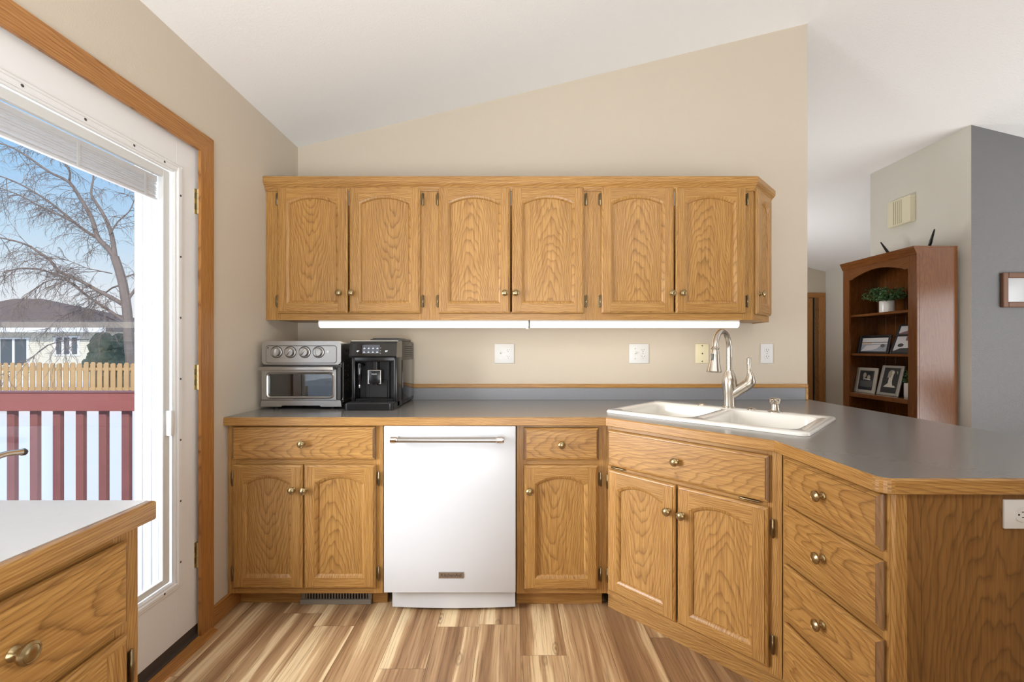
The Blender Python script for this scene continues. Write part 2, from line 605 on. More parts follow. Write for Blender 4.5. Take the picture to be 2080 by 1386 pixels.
FACE_Y = Matrix.Rotation(PI / 2, 4, 'X')          # local +Z -> -Y, for things turned out of a wall facing the camera


def out_of(M, x, y, z):
    """Lathe frame whose axis leaves a front (local -y) at local x, y, z."""
    return M @ Matrix.Translation((x, y, z)) @ FACE_Y


def rrect(x0, x1, y0, y1, r, n=6):
    pts = []
    for cx, cy, a0 in ((x1 - r, y1 - r, 0), (x0 + r, y1 - r, 90), (x0 + r, y0 + r, 180), (x1 - r, y0 + r, 270)):
        for k in range(n + 1):
            a = math.radians(a0 + 90 * k / n)
            pts.append((cx + r * math.cos(a), cy + r * math.sin(a)))
    return pts


def inset(poly, d):
    n = len(poly)
    out = []
    area = sum(poly[i][0] * poly[(i + 1) % n][1] - poly[(i + 1) % n][0] * poly[i][1] for i in range(n))
    sg = 1 if area > 0 else -1
    for i in range(n):
        p0, p, p1 = Vector(poly[i - 1]), Vector(poly[i]), Vector(poly[(i + 1) % n])
        d0, d1 = (p - p0).normalized(), (p1 - p).normalized()
        n0, n1 = Vector((-d0.y, d0.x)) * sg, Vector((-d1.y, d1.x)) * sg
        m = (n0 + n1).normalized()
        out.append(p + m * d / max(0.35, m.dot(n0)))
    return [(p.x, p.y) for p in out]


# ------------------------------------------------------------------ cabinet fronts
T_ = 0.019
EDGE = ((0.0115, -T_), (0.0105, -T_ + 0.0026), (0.0065, -T_ + 0.0036), (0.0020, -T_ + 0.0065), (0.0, -T_ + 0.0105), (0.0, -0.0060), (0.0035, -0.0055), (0.0035, -0.0004))


def edge_loop(mb, x0, x1, z0, z1, prof=EDGE, mat=0, end=0):
    def corner(o):
        return ((x0 + o, z0 + o), (x1 - o, z0 + o), (x1 - o, z1 - o), (x0 + o, z1 - o))
    rings = [[(c[0], y, c[1]) for c in corner(o)] for o, y in prof]
    for k in range(4):
        k2 = (k + 1) % 4
        vs, fs = [], []
        for r in rings:
            vs += [r[k], r[k2]]
        for i in range(len(rings) - 1):
            fs.append((2 * i, 2 * i + 1, 2 * i + 3, 2 * i + 2))
        mb.add(vs, fs, 0 if k in (0, 2) else 2, end if k in (1, 3) else mat)
    b = rings[-1]
    mb.add(b, [(0, 3, 2, 1)], 2, mat)


def slab_front(mb, x0, x1, z0, z1):
    edge_loop(mb, x0, x1, z0, z1, end=1)
    o = EDGE[0][0]
    mb.add([(x0 + o, -T_, z0 + o), (x1 - o, -T_, z0 + o), (x1 - o, -T_, z1 - o), (x0 + o, -T_, z1 - o)], [(0, 1, 2, 3)], 0, g0=R.uniform(-0.05, 0.05))


def arch_front(mb, x0, x1, z0, z1, st=0.050, rb=0.052, rt=0.048, rise=0.035):
    edge_loop(mb, x0, x1, z0, z1)
    o = EDGE[0][0]
    y = -T_
    xl, xr, zb = x0 + st, x1 - st, z0 + rb
    za = z1 - rt
    zs = za - rise
    c = (xr - xl) / 2
    rad = (c * c + rise * rise) / (2 * rise)
    n = 18
    arc = []
    a_max = math.asin(min(1, c / rad))
    for i in range(n + 1):
        a = a_max - 2 * a_max * i / n
        arc.append(((xl + xr) / 2 + rad * math.sin(a), za - rad + rad * math.cos(a)))      # right to left
    mb.add([(x0 + o, y, z0 + o), (xl, y, z0 + o), (xl, y, z1 - o), (x0 + o, y, z1 - o)], [(0, 1, 2, 3)], 2)
    mb.add([(xr, y, z0 + o), (x1 - o, y, z0 + o), (x1 - o, y, z1 - o), (xr, y, z1 - o)], [(0, 1, 2, 3)], 2)
    mb.add([(xl, y, z0 + o), (xr, y, z0 + o), (xr, y, zb), (xl, y, zb)], [(0, 1, 2, 3)], 0)
    vs, fs = [], []
    for p in arc:
        vs += [(p[0], y, p[1]), (p[0], y, z1 - o)]
    for i in range(n):
        fs.append((2 * i, 2 * i + 1, 2 * i + 3, 2 * i + 2))
    mb.add(vs, fs, 0)
    outline = [(xl, zb), (xr, zb)] + arc
    prof = ((0.0, y), (0.0012, y + 0.0012), (0.0040, y + 0.0022), (0.0090, y + 0.0045), (0.0125, y + 0.0075), (0.0140, y + 0.0115), (0.0145, y + 0.0130))
    rings = [inset(outline, d) for d, _ in prof]
    m = len(outline)
    vs, fs = [], []
    for (d, yy), r in zip(prof, rings):
        vs += [(p[0], yy, p[1]) for p in r]
    for i in range(len(prof) - 1):
        for k in range(m):
            k2 = (k + 1) % m
            fs.append((i * m + k, i * m + k2, (i + 1) * m + k2, (i + 1) * m + k))
    mb.add(vs, fs, 2)
    mb.add([(p[0], prof[-1][1], p[1]) for p in rings[-1]], [tuple(range(m))], 2, g0=R.uniform(-0.035, 0.035))


KNOB = ((0.0105, 0.0), (0.0115, 0.0015), (0.0105, 0.004), (0.0065, 0.007), (0.0058, 0.012), (0.0085, 0.016), (0.0148, 0.0185),
        (0.0165, 0.0215), (0.0160, 0.0250), (0.0125, 0.0275), (0.0118, 0.0270), (0.0090, 0.0290), (0.0045, 0.0300), (0.0005, 0.0302))


def knob(M, x, z, parent, y=-T_, s=1.0):
    mb = MB()
    mb.lathe([(r * s, h * s) for r, h in KNOB], out_of(M, x, y, z), 24)
    return mb.build('knob', BRASS, parent)


def hinge(M, x, z, parent, s=1.0, flat=False):
    mb = MB(M)
    mb.box(x - 0.0075 * s, x + 0.0075 * s, -0.0035, -0.0003, z - 0.024, z + 0.024, 0.001)
    mb.box(x - 0.0045 * s, x + 0.0045 * s, -0.0055, -0.002, z - 0.030, z + 0.030, 0.0015)
    mb.lathe([(0.002, -0.033), (0.0045, -0.029), (0.0045, -0.010), (0.0052, -0.009), (0.0052, 0.009), (0.0045, 0.010), (0.0045, 0.029), (0.002, 0.033)],
             Matrix.Translation((x + 0.0045, -0.0085, z)), 12)
    for dz in (-0.016, 0.016):
        mb.lathe([(0.0028, 0), (0.0022, 0.0012)], Matrix.Translation((x - 0.004, -0.0035, z + dz)) @ FACE_Y, 10)
    return mb.build('hinge', HINGE, parent)


def door_on(M, root, x0, x1, z0, z1, kn, hs, hz=None, **kw):
    mb = MB(M)
    arch_front(mb, x0, x1, z0, z1, **kw)
    d = mb.build('door', OAK, root)
    if kn:
        knob(M, kn[0], kn[1], d)
    if hs:
        x = x0 - 0.008 if hs < 0 else x1 + 0.008
        for z in hz or (z0 + 0.065, z1 - 0.065):
            hinge(M, x, z, d)
    return d


def drawer_on(M, root, x0, x1, z0, z1, name='drawer', kn=True):
    mb = MB(M)
    slab_front(mb, x0, x1, z0, z1)
    d = mb.build(name, [OAK, OAK_END], root)
    if kn:
        knob(M, (x0 + x1) / 2, (z0 + z1) / 2, d)
    return d


def face_frame(M, root, x0, x1, z0, z1, stiles, rails, depth=0.019):
    """stiles / rails: (from, to) spans; boards stand from y=0 back to y=depth."""
    mb = MB(M)
    for a, b in stiles:
        mb.box(a, b, 0, depth, z0, z1, 0.0008, 2)
    xs = sorted(stiles)
    for a, b in rails:
        for i in range(len(xs) - 1):
            mb.box(xs[i][1], xs[i + 1][0], 0.0003, depth, a, b, 0.0006, 0)
    return mb.build('face_frame', OAK, root)


def carcass(M, root, x0, x1, y0, y1, z0, z1, mat=OAK):
    mb = MB(M)
    for a in (x0, x1 - 0.016):
        mb.box(a, a + 0.016, y0, y1, z0, z1, 0.0005, 2)
    mb.box(x0 + 0.016, x1 - 0.016, y0, y1, z0, z0 + 0.016, 0.0005, 0)
    mb.box(x0 + 0.016, x1 - 0.016, y1 - 0.008, y1, z0, z1, 0.0, 0)
    return mb.build('carcass', mat, root)


# ------------------------------------------------------------------ the room
WB, WL = 2.62, -1.2937            # back wall (y), left wall (x)
WEND = 1.77                       # where the back wall stops
SLOPE = 0.2435
CEILL = 2.403                     # ceiling height over the left wall
CT = 0.887                        # countertop height
RIDGE_Z = CEILL + SLOPE * (WEND - WL)


def ceil_z(x):
    return CEILL + SLOPE * (x - WL) if x <= WEND else RIDGE_Z - SLOPE * (x - WEND)


# floor of planks running away from the camera
mb = MB()
pw = 0.178
seams = {-5: 1.875, -1: 1.885, -3: 1.624, 0: 1.695}
mb.box(-1.45, 6.2, -2.6, 6.9, -0.06, -0.0015, mat=1)
g = 0.0005
for k in range(-9, 35):
    xa = 0.03 + pw * k
    xb = xa + pw
    xa, xb = max(xa, -1.44), min(xb, 6.1)
    if xb - xa < 0.01:
        continue
    y0 = seams.get(k, R.uniform(0, 1.22))
    while y0 > -2.5:
        y0 -= 1.22
    while y0 < 6.85:
        y1 = y0 + 1.22
        a, b_ = max(y0, -2.5), min(y1, 6.85)
        if b_ > a:
            mb.add([(xa + g, a + g, 0), (xb - g, a + g, 0), (xb - g, b_ - g, 0), (xa + g, b_ - g, 0)], [(0, 1, 2, 3)], 1, 0, g0=R.uniform(0, 30))
        y0 = y1
structure('floor', mb, [FLOORM, pbr('floor_seam', (0.10, 0.06, 0.035), 0.8)], 'wood plank floor in mixed tan and brown strips', 'floor')

mb = MB()
x0, x1, x2 = -1.42, WEND, 6.2
mb.prism([(x0, ceil_z(x0)), (x1, RIDGE_Z), (x1, RIDGE_Z + 0.12), (x0, ceil_z(x0) + 0.12)], -2.6, 6.95, 'xz')
mb.prism([(x1, RIDGE_Z), (x2, ceil_z(x2)), (x2, ceil_z(x2) + 0.12), (x1, RIDGE_Z + 0.12)], -2.6, 6.95, 'xz')
structure('ceiling', mb, CEIL, 'white textured vaulted ceiling', 'ceiling')

mb = MB()
mb.prism([(-1.41, 0), (WEND, 0), (WEND, RIDGE_Z + 0.02), (-1.41, ceil_z(-1.41) + 0.02)], WB, WB + 0.12, 'xz')
structure('wall_back', mb, WALL, 'beige kitchen wall behind the cabinets', 'wall')

DY0, DY1, DZ1 = 0.875, 1.822, 2.035       # door opening in the left wall
mb = MB()
mb.prism([(-2.6, 0), (DY0, 0), (DY0, DZ1), (DY1, DZ1), (DY1, 0), (WB + 0.12, 0), (WB + 0.12, CEILL + 0.02), (-2.6, CEILL + 0.02)], WL - 0.12, WL, 'yz')
structure('wall_left', mb, WALL, 'beige wall around the white glazed door', 'wall')

mb = MB()
mb.box(-1.42, 6.2, -2.6, -2.5, 0, 3.3)
structure('wall_rear', mb, WALL, 'beige wall behind the camera', 'wall')
mb = MB()
mb.box(6.1, 6.2, -2.6, 3.1, 0, 3.0)
structure('wall_right', mb, WALLW, 'off-white far side wall of the living room', 'wall')

# block of wall in the living room: grey front, off-white side
LX, LY0, LY1 = 3.26, 3.10, 3.975
mb = MB()
mb.prism([(LX, 0), (6.15, 0), (6.15, ceil_z(6.15) + 0.01), (LX, ceil_z(LX) + 0.01)], LY0, LY1, 'xz')
mb.m[0] = 1
o = structure('wall_living', mb, [WALLW, WALLG], 'off-white living room wall with a dark grey front beside it', 'wall')
for p in o.data.polygons:
    p.material_index = 1 if p.normal.y < -0.9 else 0
mb = MB()
mb.box(4.88, 4.98, LY1, 6.92, 0, ceil_z(4.88) + 0.01)
structure('wall_hall_right', mb, WALLW, 'off-white hall wall behind the bookcase', 'wall')
mb = MB()
mb.box(1.5, 4.88, 6.80, 6.92, 0, 3.2)
structure('wall_hall_back', mb, WALL, 'beige wall at the end of the hall', 'wall')
mb = MB()
mb.box(1.42, 1.55, WB + 0.12, 6.8, 0, 3.2)
structure('wall_hall_left', mb, WALL, 'beige hall wall behind the kitchen', 'wall')

mb = MB()
mb.box(WL, WL + 0.012, 1.865, 2.06, 0, 0.085, 0.003, 1)
structure('baseboard_left', mb, OAK_CASING, 'short oak baseboard between the door casing and the cabinet', 'baseboard')

# ------------------------------------------------------------------ glazed door in the left wall
XF = -1.28                                  # face of the casing
mb = MB()
cy0, cy1, cz = 1.788, 1.865, 2.085
for q in (0, 1):
    pass
mb.prism([(cy0, 0.0), (cy1, 0.0), (cy1, cz), (cy0, cz - 0.077)], WL, XF, 'yz', 2)
mb.prism([(0.83, cz - 0.077), (cy0, cz - 0.077), (cy1, cz), (0.75, cz)], WL, XF, 'yz', 1)
mb.prism([(0.83, 0.0), (0.83, cz - 0.077), (0.75, cz), (0.75, 0.0)], WL, XF, 'yz', 2)
structure('trim_1', mb, OAK_CASING, 'oak casing around the white glazed door', 'door casing')

XD = -1.305                                 # inner face of the door slab
droot = thing('door_1', 'white patio door with one tall pane and a raised blind', 'door', (WL, 1.34, 0), kind='structure')
sy0, sy1, sz0, sz1 = 0.895, 1.806, 0.058, 2.020
ly0, ly1, lz0, lz1 = 0.985, 1.719, 0.262, 1.908       # outer edge of the lite frame
mb = MB()
X1 = XD - 0.044
iy0, iy1, iz0, iz1 = ly0 + 0.030, ly1 - 0.030, lz0 + 0.030, lz1 - 0.030
mb.box(X1, XD, sy0, iy0, sz0, sz1, 0.001)
mb.box(X1, XD, iy1, sy1, sz0, sz1, 0.001)
mb.box(X1, XD, iy0, iy1, sz0, iz0, 0.001)
mb.box(X1, XD, iy0, iy1, iz1, sz1, 0.001)
mb.build('door_slab', WHITE, droot)


def ring(mb, X0, X1_, a, b, bev=0.002, mat=0):
    """Rectangular frame in the left wall: a = outer (y0, y1, z0, z1), b = inner."""
    mb.box(X0, X1_, a[0], b[0], a[2], a[3], bev, 2, mat)
    mb.box(X0, X1_, b[1], a[1], a[2], a[3], bev, 2, mat)
    mb.box(X0, X1_, b[0], b[1], a[2], b[2], bev, 1, mat)
    mb.box(X0, X1_, b[0], b[1], b[3], a[3], bev, 1, mat)


gy0, gy1, gz0, gz1 = ly0 + 0.079, ly1 - 0.079, 0.322, 1.842     # visible pane
mb = MB()
ring(mb, XD, XD + 0.006, (ly0, ly1, lz0, lz1), (ly0 + 0.012, ly1 - 0.012, lz0 + 0.012, lz1 - 0.012), 0.003)
ring(mb, XD - 0.004, XD + 0.010, (ly0 + 0.011, ly1 - 0.011, lz0 + 0.010, lz1 - 0.010), (ly0 + 0.034, ly1 - 0.034, lz0 + 0.028, lz1 - 0.028), 0.004)
ring(mb, XD - 0.010, XD + 0.004, (ly0 + 0.033, ly1 - 0.033, lz0 + 0.027, lz1 - 0.027), (ly0 + 0.043, ly1 - 0.043, lz0 + 0.035, lz1 - 0.035), 0.002)
lite = mb.build('lite_frame', WHITE, droot)
mb = MB()
for z in [lz0 + 0.10 + i * 0.238 for i in range(7)]:
    for yy in (ly1 - 0.021, ly0 + 0.021):
        mb.lathe([(0.0045, 0), (0.0035, 0.0012)], Matrix.Translation((XD + 0.0098, yy, z)) @ Matrix.Rotation(PI / 2, 4, 'Y'), 12)
for yy in (1.15, 1.32, 1.49, 1.62):
    for z in (lz0 + 0.019, lz1 - 0.019):
        mb.lathe([(0.0045, 0), (0.0035, 0.0012)], Matrix.Translation((XD + 0.0098, yy, z)) @ Matrix.Rotation(PI / 2, 4, 'Y'), 12)
mb.build('screw', STEEL_D, lite)
mb = MB()
ring(mb, XD - 0.030, XD - 0.012, (ly0 + 0.046, ly1 - 0.046, lz0 + 0.036, lz1 - 0.036), (gy0, gy1, gz0, gz1), 0.002)
mb.build('inner_frame', FRAMEW, droot)
mb = MB()
mb.box(XD - 0.0285, XD - 0.0245, gy0 - 0.004, gy1 + 0.004, gz0 - 0.004, gz1 + 0.004)
mb.build('pane', GLASS, droot)
# blind pulled up behind the pane
mb = MB()
zb = 1.752
mb.box(XD - 0.046, XD - 0.032, gy0 + 0.002, gy1 - 0.002, gz1 - 0.020, gz1, 0.001)
nsl = 8
for i in range(nsl):
    z = zb + 0.0105 + i * 0.0078
    mb.box(XD - 0.0455 + R.uniform(-0.0006, 0.0006), XD - 0.0335 + R.uniform(-0.002, 0.0016), gy0 + 0.003, gy1 - 0.003, z, z + 0.0056, 0.0012)
mb.box(XD - 0.046, XD - 0.032, gy0 + 0.002, gy1 - 0.002, zb, zb + 0.009, 0.001)
for yy in (gy1 - 0.055, gy1 - 0.30, gy0 + 0.055):
    mb.box(XD - 0.0315, XD - 0.0305, yy - 0.005, yy + 0.005, zb, gz1 - 0.004)
mb.build('blind', BLIND, droot)
mb = MB()
mb.box(XD - 0.013, XD + 0.012, gy1 + 0.008, gy1 + 0.026, mz(885, 1.66), mz(834, 1.66), 0.003, seg=2)
mb.build('blind_slider', WHITE_PL, droot)
for z in (mz(411, 1.80), mz(766, 1.80), mz(1125, 1.80)):
    mb = MB()
    mb.box(XD - 0.0005, XD + 0.0024, sy1 - 0.024, sy1 - 0.002, z - 0.051, z + 0.051, 0.0005)
    for i in range(5):
        a = z - 0.051 + i * 0.0204
        mb.lathe([(0.0075, 0), (0.0075, 0.0196)], Matrix.Translation((XD + 0.0095, sy1 - 0.012, a)), 12)
    h = mb.build('hinge', BRIGHT_BRASS, droot)
    h['label'] = 'pale brass hinge'
    mb = MB()
    for dz in (-0.022, 0.022):
        mb.box(XD + 0.0022, XD + 0.003, sy1 - 0.0235, sy1 - 0.020, z + dz - 0.012, z + dz + 0.012)
    mb.build('screw_slot', STEEL_D, h)
# lever handle on the latch side, its tip reaching towards the hinges
mb = MB()
lev = [(XD + 0.002, 0.955, 0.948), (XD + 0.045, 0.955, 0.948), (XD + 0.058, 0.970, 0.945), (XD + 0.060, 1.02, 0.930), (XD + 0.060, 1.07, 0.936), (XD + 0.058, 1.105, 0.932)]
mb.tube(lev, [0.012, 0.012, 0.011, 0.008, 0.007, 0.008], 12)
mb.lathe([(0.030, 0.0), (0.030, 0.006), (0.022, 0.010)], Matrix.Translation((XD, 0.955, 0.948)) @ Matrix.Rotation(PI / 2, 4, 'Y'), 24)
lv = mb.build('lever_handle', NICKEL, droot)
mb = MB()
mb.lathe([(0.004, -0.005), (0.0085, -0.003), (0.009, 0.004), (0.006, 0.008)], Matrix.Translation((XD + 0.058, 1.108, 0.931)) @ Matrix.Rotation(-PI / 2, 4, 'X'), 16)
mb.build('lever_tip', DARKGREY, lv)
mb = MB()
mb.box(X1 + 0.004, XD - 0.002, sy0, sy1, 0.022, 0.058)
mb.build('door_sweep', GASKET, droot)

mb = MB()                                   # white jamb lining, with the grey seal against the slab
mb.box(WL - 0.12, WL - 0.001, sy1 + 0.003, DY1, 0.0, DZ1)
mb.box(WL - 0.12, WL - 0.001, DY0, DY1, sz1 + 0.003, DZ1)
mb.box(WL - 0.12, WL - 0.001, DY0, sy0 - 0.003, 0.0, DZ1)
mb.box(XD - 0.020, XD - 0.003, sy1, sy1 + 0.004, 0.02, sz1, mat=1)
mb.box(XD - 0.020, XD - 0.003, sy0, sy1, sz1, sz1 + 0.004, mat=1)
structure('trim_2', mb, [WHITE, GREYSEAL], 'white jamb lining the patio door opening', 'door jamb')
mb = MB()
mb.box(WL - 0.14, WL + 0.001, DY0, DY1, 0.0, 0.022, 0.002, 1, 1)
mb.prism([(WL - 0.002, 0.0), (WL + 0.045, 0.0), (WL + 0.040, 0.007), (WL + 0.006, 0.014), (WL - 0.002, 0.014)], 0.80, 1.845, 'xz', 1, 0)
structure('trim_3', mb, [OAK_CASING, GASKET], 'oak threshold strip along the foot of the patio door', 'threshold')
# exterior frame of a storm door seen through the pane
mb = MB()
mb.box(-1.566, -1.414, 1.800, 1.90, -0.10, 2.10, 0.003)
for xa, xb, ya in ((-1.552, -1.530, 1.797), (-1.500, -1.492, 1.797), (-1.470, -1.462, 1.796), (-1.452, -1.440, 1.794), (-1.430, -1.414, 1.791)):
    mb.box(xa, xb, ya, 1.81, -0.05, 2.08, 0.002)
mb.box(-1.566, -1.414, 0.80, 1.80, 2.03, 2.10, 0.003)
structure('trim_4', mb, EXTW, 'white storm door jamb outside the patio door', 'door jamb')
mb = MB()
mb.box(-1.60, -1.434, 0.80, 1.80, -0.10, 0.045, 0.004)
structure('trim_5', mb, EXTW, 'white sill outside the patio door', 'door sill')
mb = MB()
for i in range(26):
    y = R.uniform(1.25, 1.76)
    x = R.uniform(-1.55, -1.45)
    r = R.uniform(0.012, 0.035)
    mb.lathe([(r, 0), (r * 0.9, r * 0.35), (r * 0.5, r * 0.6), (0.001, r * 0.7)], Matrix.Translation((x, y, 0.045)), 10)
o = mb.build('snow_on_sill', SNOW, loc=(-1.5, 1.5, 0.045))
tag(o, 'crusty white snow lying on the sill outside the patio door', 'snow', kind='stuff')

# ------------------------------------------------------------------ upper cabinets
UY = 2.281
Mu = frame_at(0, UY, 0)
uz0, uz1 = mz(650.5, UY), 2.052
dz0, dz1 = mz(637, UY - T_), mz(378, UY - T_)
UD = UY - T_


def ux(px):
    return mx(px, UD)


units = [
    (WL + 0.0015, mx(873, UY), (562, 705.5), (708.5, 853.5), (690, 715), 'upper oak cabinet at the left wall, above the toaster oven'),
    (mx(873, UY), mx(1205, UY), (890, 1036.5), (1040, 1187), (1026, 1048), 'middle upper oak cabinet, above the left switch plate'),
    (mx(1205, UY), mx(1529, UY), (1222, 1370), (1373, 1516.5), (1364, 1386), 'right two-door upper oak cabinet, beside the angled end cabinet'),
]
for ua, ub, d1, d2, kx, lab in units:
    root = thing('upper_cabinet', lab, 'cabinet', ((ua + ub) / 2, UY, uz0), 'oak wall cabinets in a row')
    face_frame(Mu, root, ua, ub, uz0, uz1, [(ua, ux(d1[0]) + 0.012), (ux(d2[1]) - 0.012, ub)], [(uz0, dz0 + 0.012), (dz1 - 0.012, uz1)])
    carcass(Mu, root, ua + 0.001, ub - 0.001, 0.019, WB - UY - 0.001, uz0 + 0.006, uz1)
    kz = mz(596, UD)
    door_on(Mu, root, ux(d1[0]), ux(d1[1]), dz0, dz1, (ux(kx[0]), kz), -1)
    door_on(Mu, root, ux(d2[0]), ux(d2[1]), dz0, dz1, (ux(kx[1]), kz), 1)

ex0, ey0, ex1, ey1 = mx(1529, UY), UY, 1.451, 2.470
ea = math.atan2(ey1 - ey0, ex1 - ex0)
el = math.hypot(ey1 - ey0, ex1 - ex0)
Me = frame_at(ex0, ey0, ea)
root = thing('angled_cabinet', 'narrow angled oak end cabinet with one slim arched door', 'cabinet', (ex1, (ey0 + ey1) / 2, uz0), 'oak wall cabinets in a row')
face_frame(Me, root, 0, el, uz0, uz1, [(0, 0.034), (el - 0.034, el)], [(uz0, dz0 + 0.012), (dz1 - 0.012, uz1)])
mb = MB()
mb.prism([(ex0 + 0.002, ey0 + 0.02), (ex1 - 0.012, ey1 + 0.012), (ex1, ey1 + 0.014), (ex1, WB - 0.001), (ex0 + 0.002, WB - 0.001)], uz0 + 0.004, uz0 + 0.02, 'xy', 0)
mb.box(ex1 - 0.014, ex1, ey1 + 0.004, WB - 0.001, uz0, uz1, 0.0006, 2)
mb.build('carcass', OAK, root)
door_on(Me, root, 0.020, el - 0.010, dz0, dz1, (0.020 + 0.028, mz(598, 2.31)), 0, st=0.046, rise=0.045)

mb = MB()
prof = [(0, 0.0), (0.006, 0.0), (0.008, 0.006), (0.012, 0.010), (0.014, 0.018), (0.024, 0.030), (0.030, 0.040), (0.030, 0.066), (0.026, 0.069), (0, 0.069)]
mb.sweep([(WL + 0.0015, UY - 0.0005), (ex0, UY - 0.0005), (ex1, ey1), (ex1, WB - 0.002)], [(o_, h) for o_, h in prof], 2.018)
o = mb.build('crown_molding', OAK, loc=(0, UY, 2.018))
tag(o, 'oak crown molding along the top of the wall cabinets', 'molding')

for i, (a, b_) in enumerate(((646, 1074), (1076, 1503))):
    ly = 2.335
    xa, xb = mx(a, ly), mx(b_, ly)
    lab = ('left glowing under-cabinet strip light, above the coffee machine', 'right glowing under-cabinet strip light, above the sink')[i]
    root = thing('under_cabinet_light', lab, 'light', ((xa + xb) / 2, ly + 0.05, uz0 + 0.006), 'strip lights under the wall cabinets')
    mb = MB()
    mb.box(xa, xb, ly + 0.002, ly + 0.115, uz0 - 0.006, uz0 + 0.0055, 0.001)
    mb.build('housing', WHITE_PL, root)
    mb = MB()
    pr = [(ly + 0.112, uz0 - 0.006), (ly + 0.112, uz0 - 0.022), (ly + 0.10, uz0 - 0.034), (ly + 0.02, uz0 - 0.038), (ly + 0.004, uz0 - 0.030), (ly, uz0 - 0.016), (ly, uz0 - 0.006)]
    mb.prism(pr, xa + 0.004, xb - 0.004, 'yz', 0)
    mb.build('diffuser', LIGHTM, root)
    for x in (xa, xb - 0.004):
        mb = MB()
        mb.prism([(p[0], p[1]) for p in pr], x, x + 0.004, 'yz', 0)
        mb.build('end_cap', WHITE_PL, root)
    if i == 0:
        mb = MB()
        mb.box(xb - 0.014, xb, ly + 0.02, ly + 0.04, uz0 - 0.044, uz0 - 0.037, 0.002)
        mb.build('clip', WHITE_PL, root)

# ------------------------------------------------------------------ base cabinets of the back run
FY = 1.975
FD = FY - T_
Mb = frame_at(0, FY, 0)
bz0, bz1 = mz(1206, FY), CT - 0.039
TOE_Y = 0.072


def bx(px):
    return mx(px, FD)


def bz(py):
    return mz(py, FD)


xa, xb = WL + 0.0015, mx(778, FY)
root = thing('base_cabinet', 'oak base cabinet with one drawer over two doors, left of the dishwasher', 'cabinet', ((xa + xb) / 2, FY, 0), 'oak base cabinets')
face_frame(Mb, root, xa, xb, bz0, bz1, [(xa, bx(470) + 0.012), (bx(762) - 0.012, xb)], [(bz0, bz(1198) + 0.012), (bz(946) - 0.012, bz(935) + 0.012), (bz(867) - 0.012, bz1)])
carcass(Mb, root, xa + 0.001, xb - 0.001, 0.019, WB - FY - 0.002, bz0, bz1)
drawer_on(Mb, root, bx(469), bx(762), bz(935), bz(867.5))
door_on(Mb, root, bx(470.5), bx(614), bz(1198), bz(945), (bx(596), bz(995)), -1)
door_on(Mb, root, bx(616), bx(762.5), bz(1198), bz(945), (bx(619.5), bz(996)), 1)
mb = MB(Mb)
mb.box(xa + 0.012, mx(611, FY + TOE_Y), TOE_Y, TOE_Y + 0.015, 0, bz0 + 0.02, 0.001, 0)
mb.box(mx(757, FY + TOE_Y), xb, TOE_Y, TOE_Y + 0.015, 0, bz0 + 0.02, 0.001, 0)
mb.box(mx(611, FY + TOE_Y), mx(757, FY + TOE_Y), TOE_Y + 0.012, TOE_Y + 0.027, 0, bz0 + 0.02, 0.001, 0)
mb.build('toe_kick', OAK, root)

va, vb = mx(612, FY + TOE_Y), mx(756, FY + TOE_Y)
root = thing('floor_vent', 'taupe metal heating vent set in the toe kick under the left cabinet', 'vent', ((va + vb) / 2, FY + TOE_Y, 0))
mb = MB(Mb)
y0 = TOE_Y - 0.004
mb.box(va, vb, y0 - 0.012, y0, 0.0, 0.022, 0.002, 0)
mb.box(va, vb, y0, y0 + 0.006, 0.052, 0.074, 0.001, 0)
mb.box(va, va + 0.02, y0, y0 + 0.006, 0.0, 0.074, 0.001)
mb.box(vb - 0.02, vb, y0, y0 + 0.006, 0.0, 0.074, 0.001)
n = 22
for i in range(n):
    x = va + 0.02 + (vb - va - 0.04) * (i + 0.5) / n
    mb.box(x - 0.003, x + 0.003, y0, y0 + 0.006, 0.02, 0.056)
mb.build('grille', GREY_MET, root)
mb = MB(Mb)
mb.box(va + 0.015, vb - 0.015, y0 + 0.0085, y0 + 0.0095, 0.004, 0.07)
mb.build('duct', DARK, root)

xa, xb = mx(1049, FY), 0.428
root = thing('base_cabinet', 'narrow oak base cabinet with one drawer and one door, right of the dishwasher', 'cabinet', ((xa + xb) / 2, FY, 0), 'oak base cabinets')
face_frame(Mb, root, xa, xb, bz0, bz1, [(xa, bx(1064) + 0.012), (bx(1216) - 0.012, xb)], [(bz0, bz(1200) + 0.012), (bz(946) - 0.012, bz(936) + 0.012), (bz(870) - 0.012, bz1)])
carcass(Mb, root, xa + 0.001, xb - 0.012, 0.019, WB - FY - 0.002, bz0, bz1)
drawer_on(Mb, root, bx(1064), bx(1217), bz(936), bz(870))
door_on(Mb, root, bx(1064), bx(1216), bz(1200), bz(946), (bx(1076), bz(997)), 1)
mb = MB(Mb)
mb.box(xa, xb - 0.012, TOE_Y - 0.01, TOE_Y + 0.008, 0, bz0 + 0.02, 0.001, 0)
mb.build('toe_kick', OAK, root)

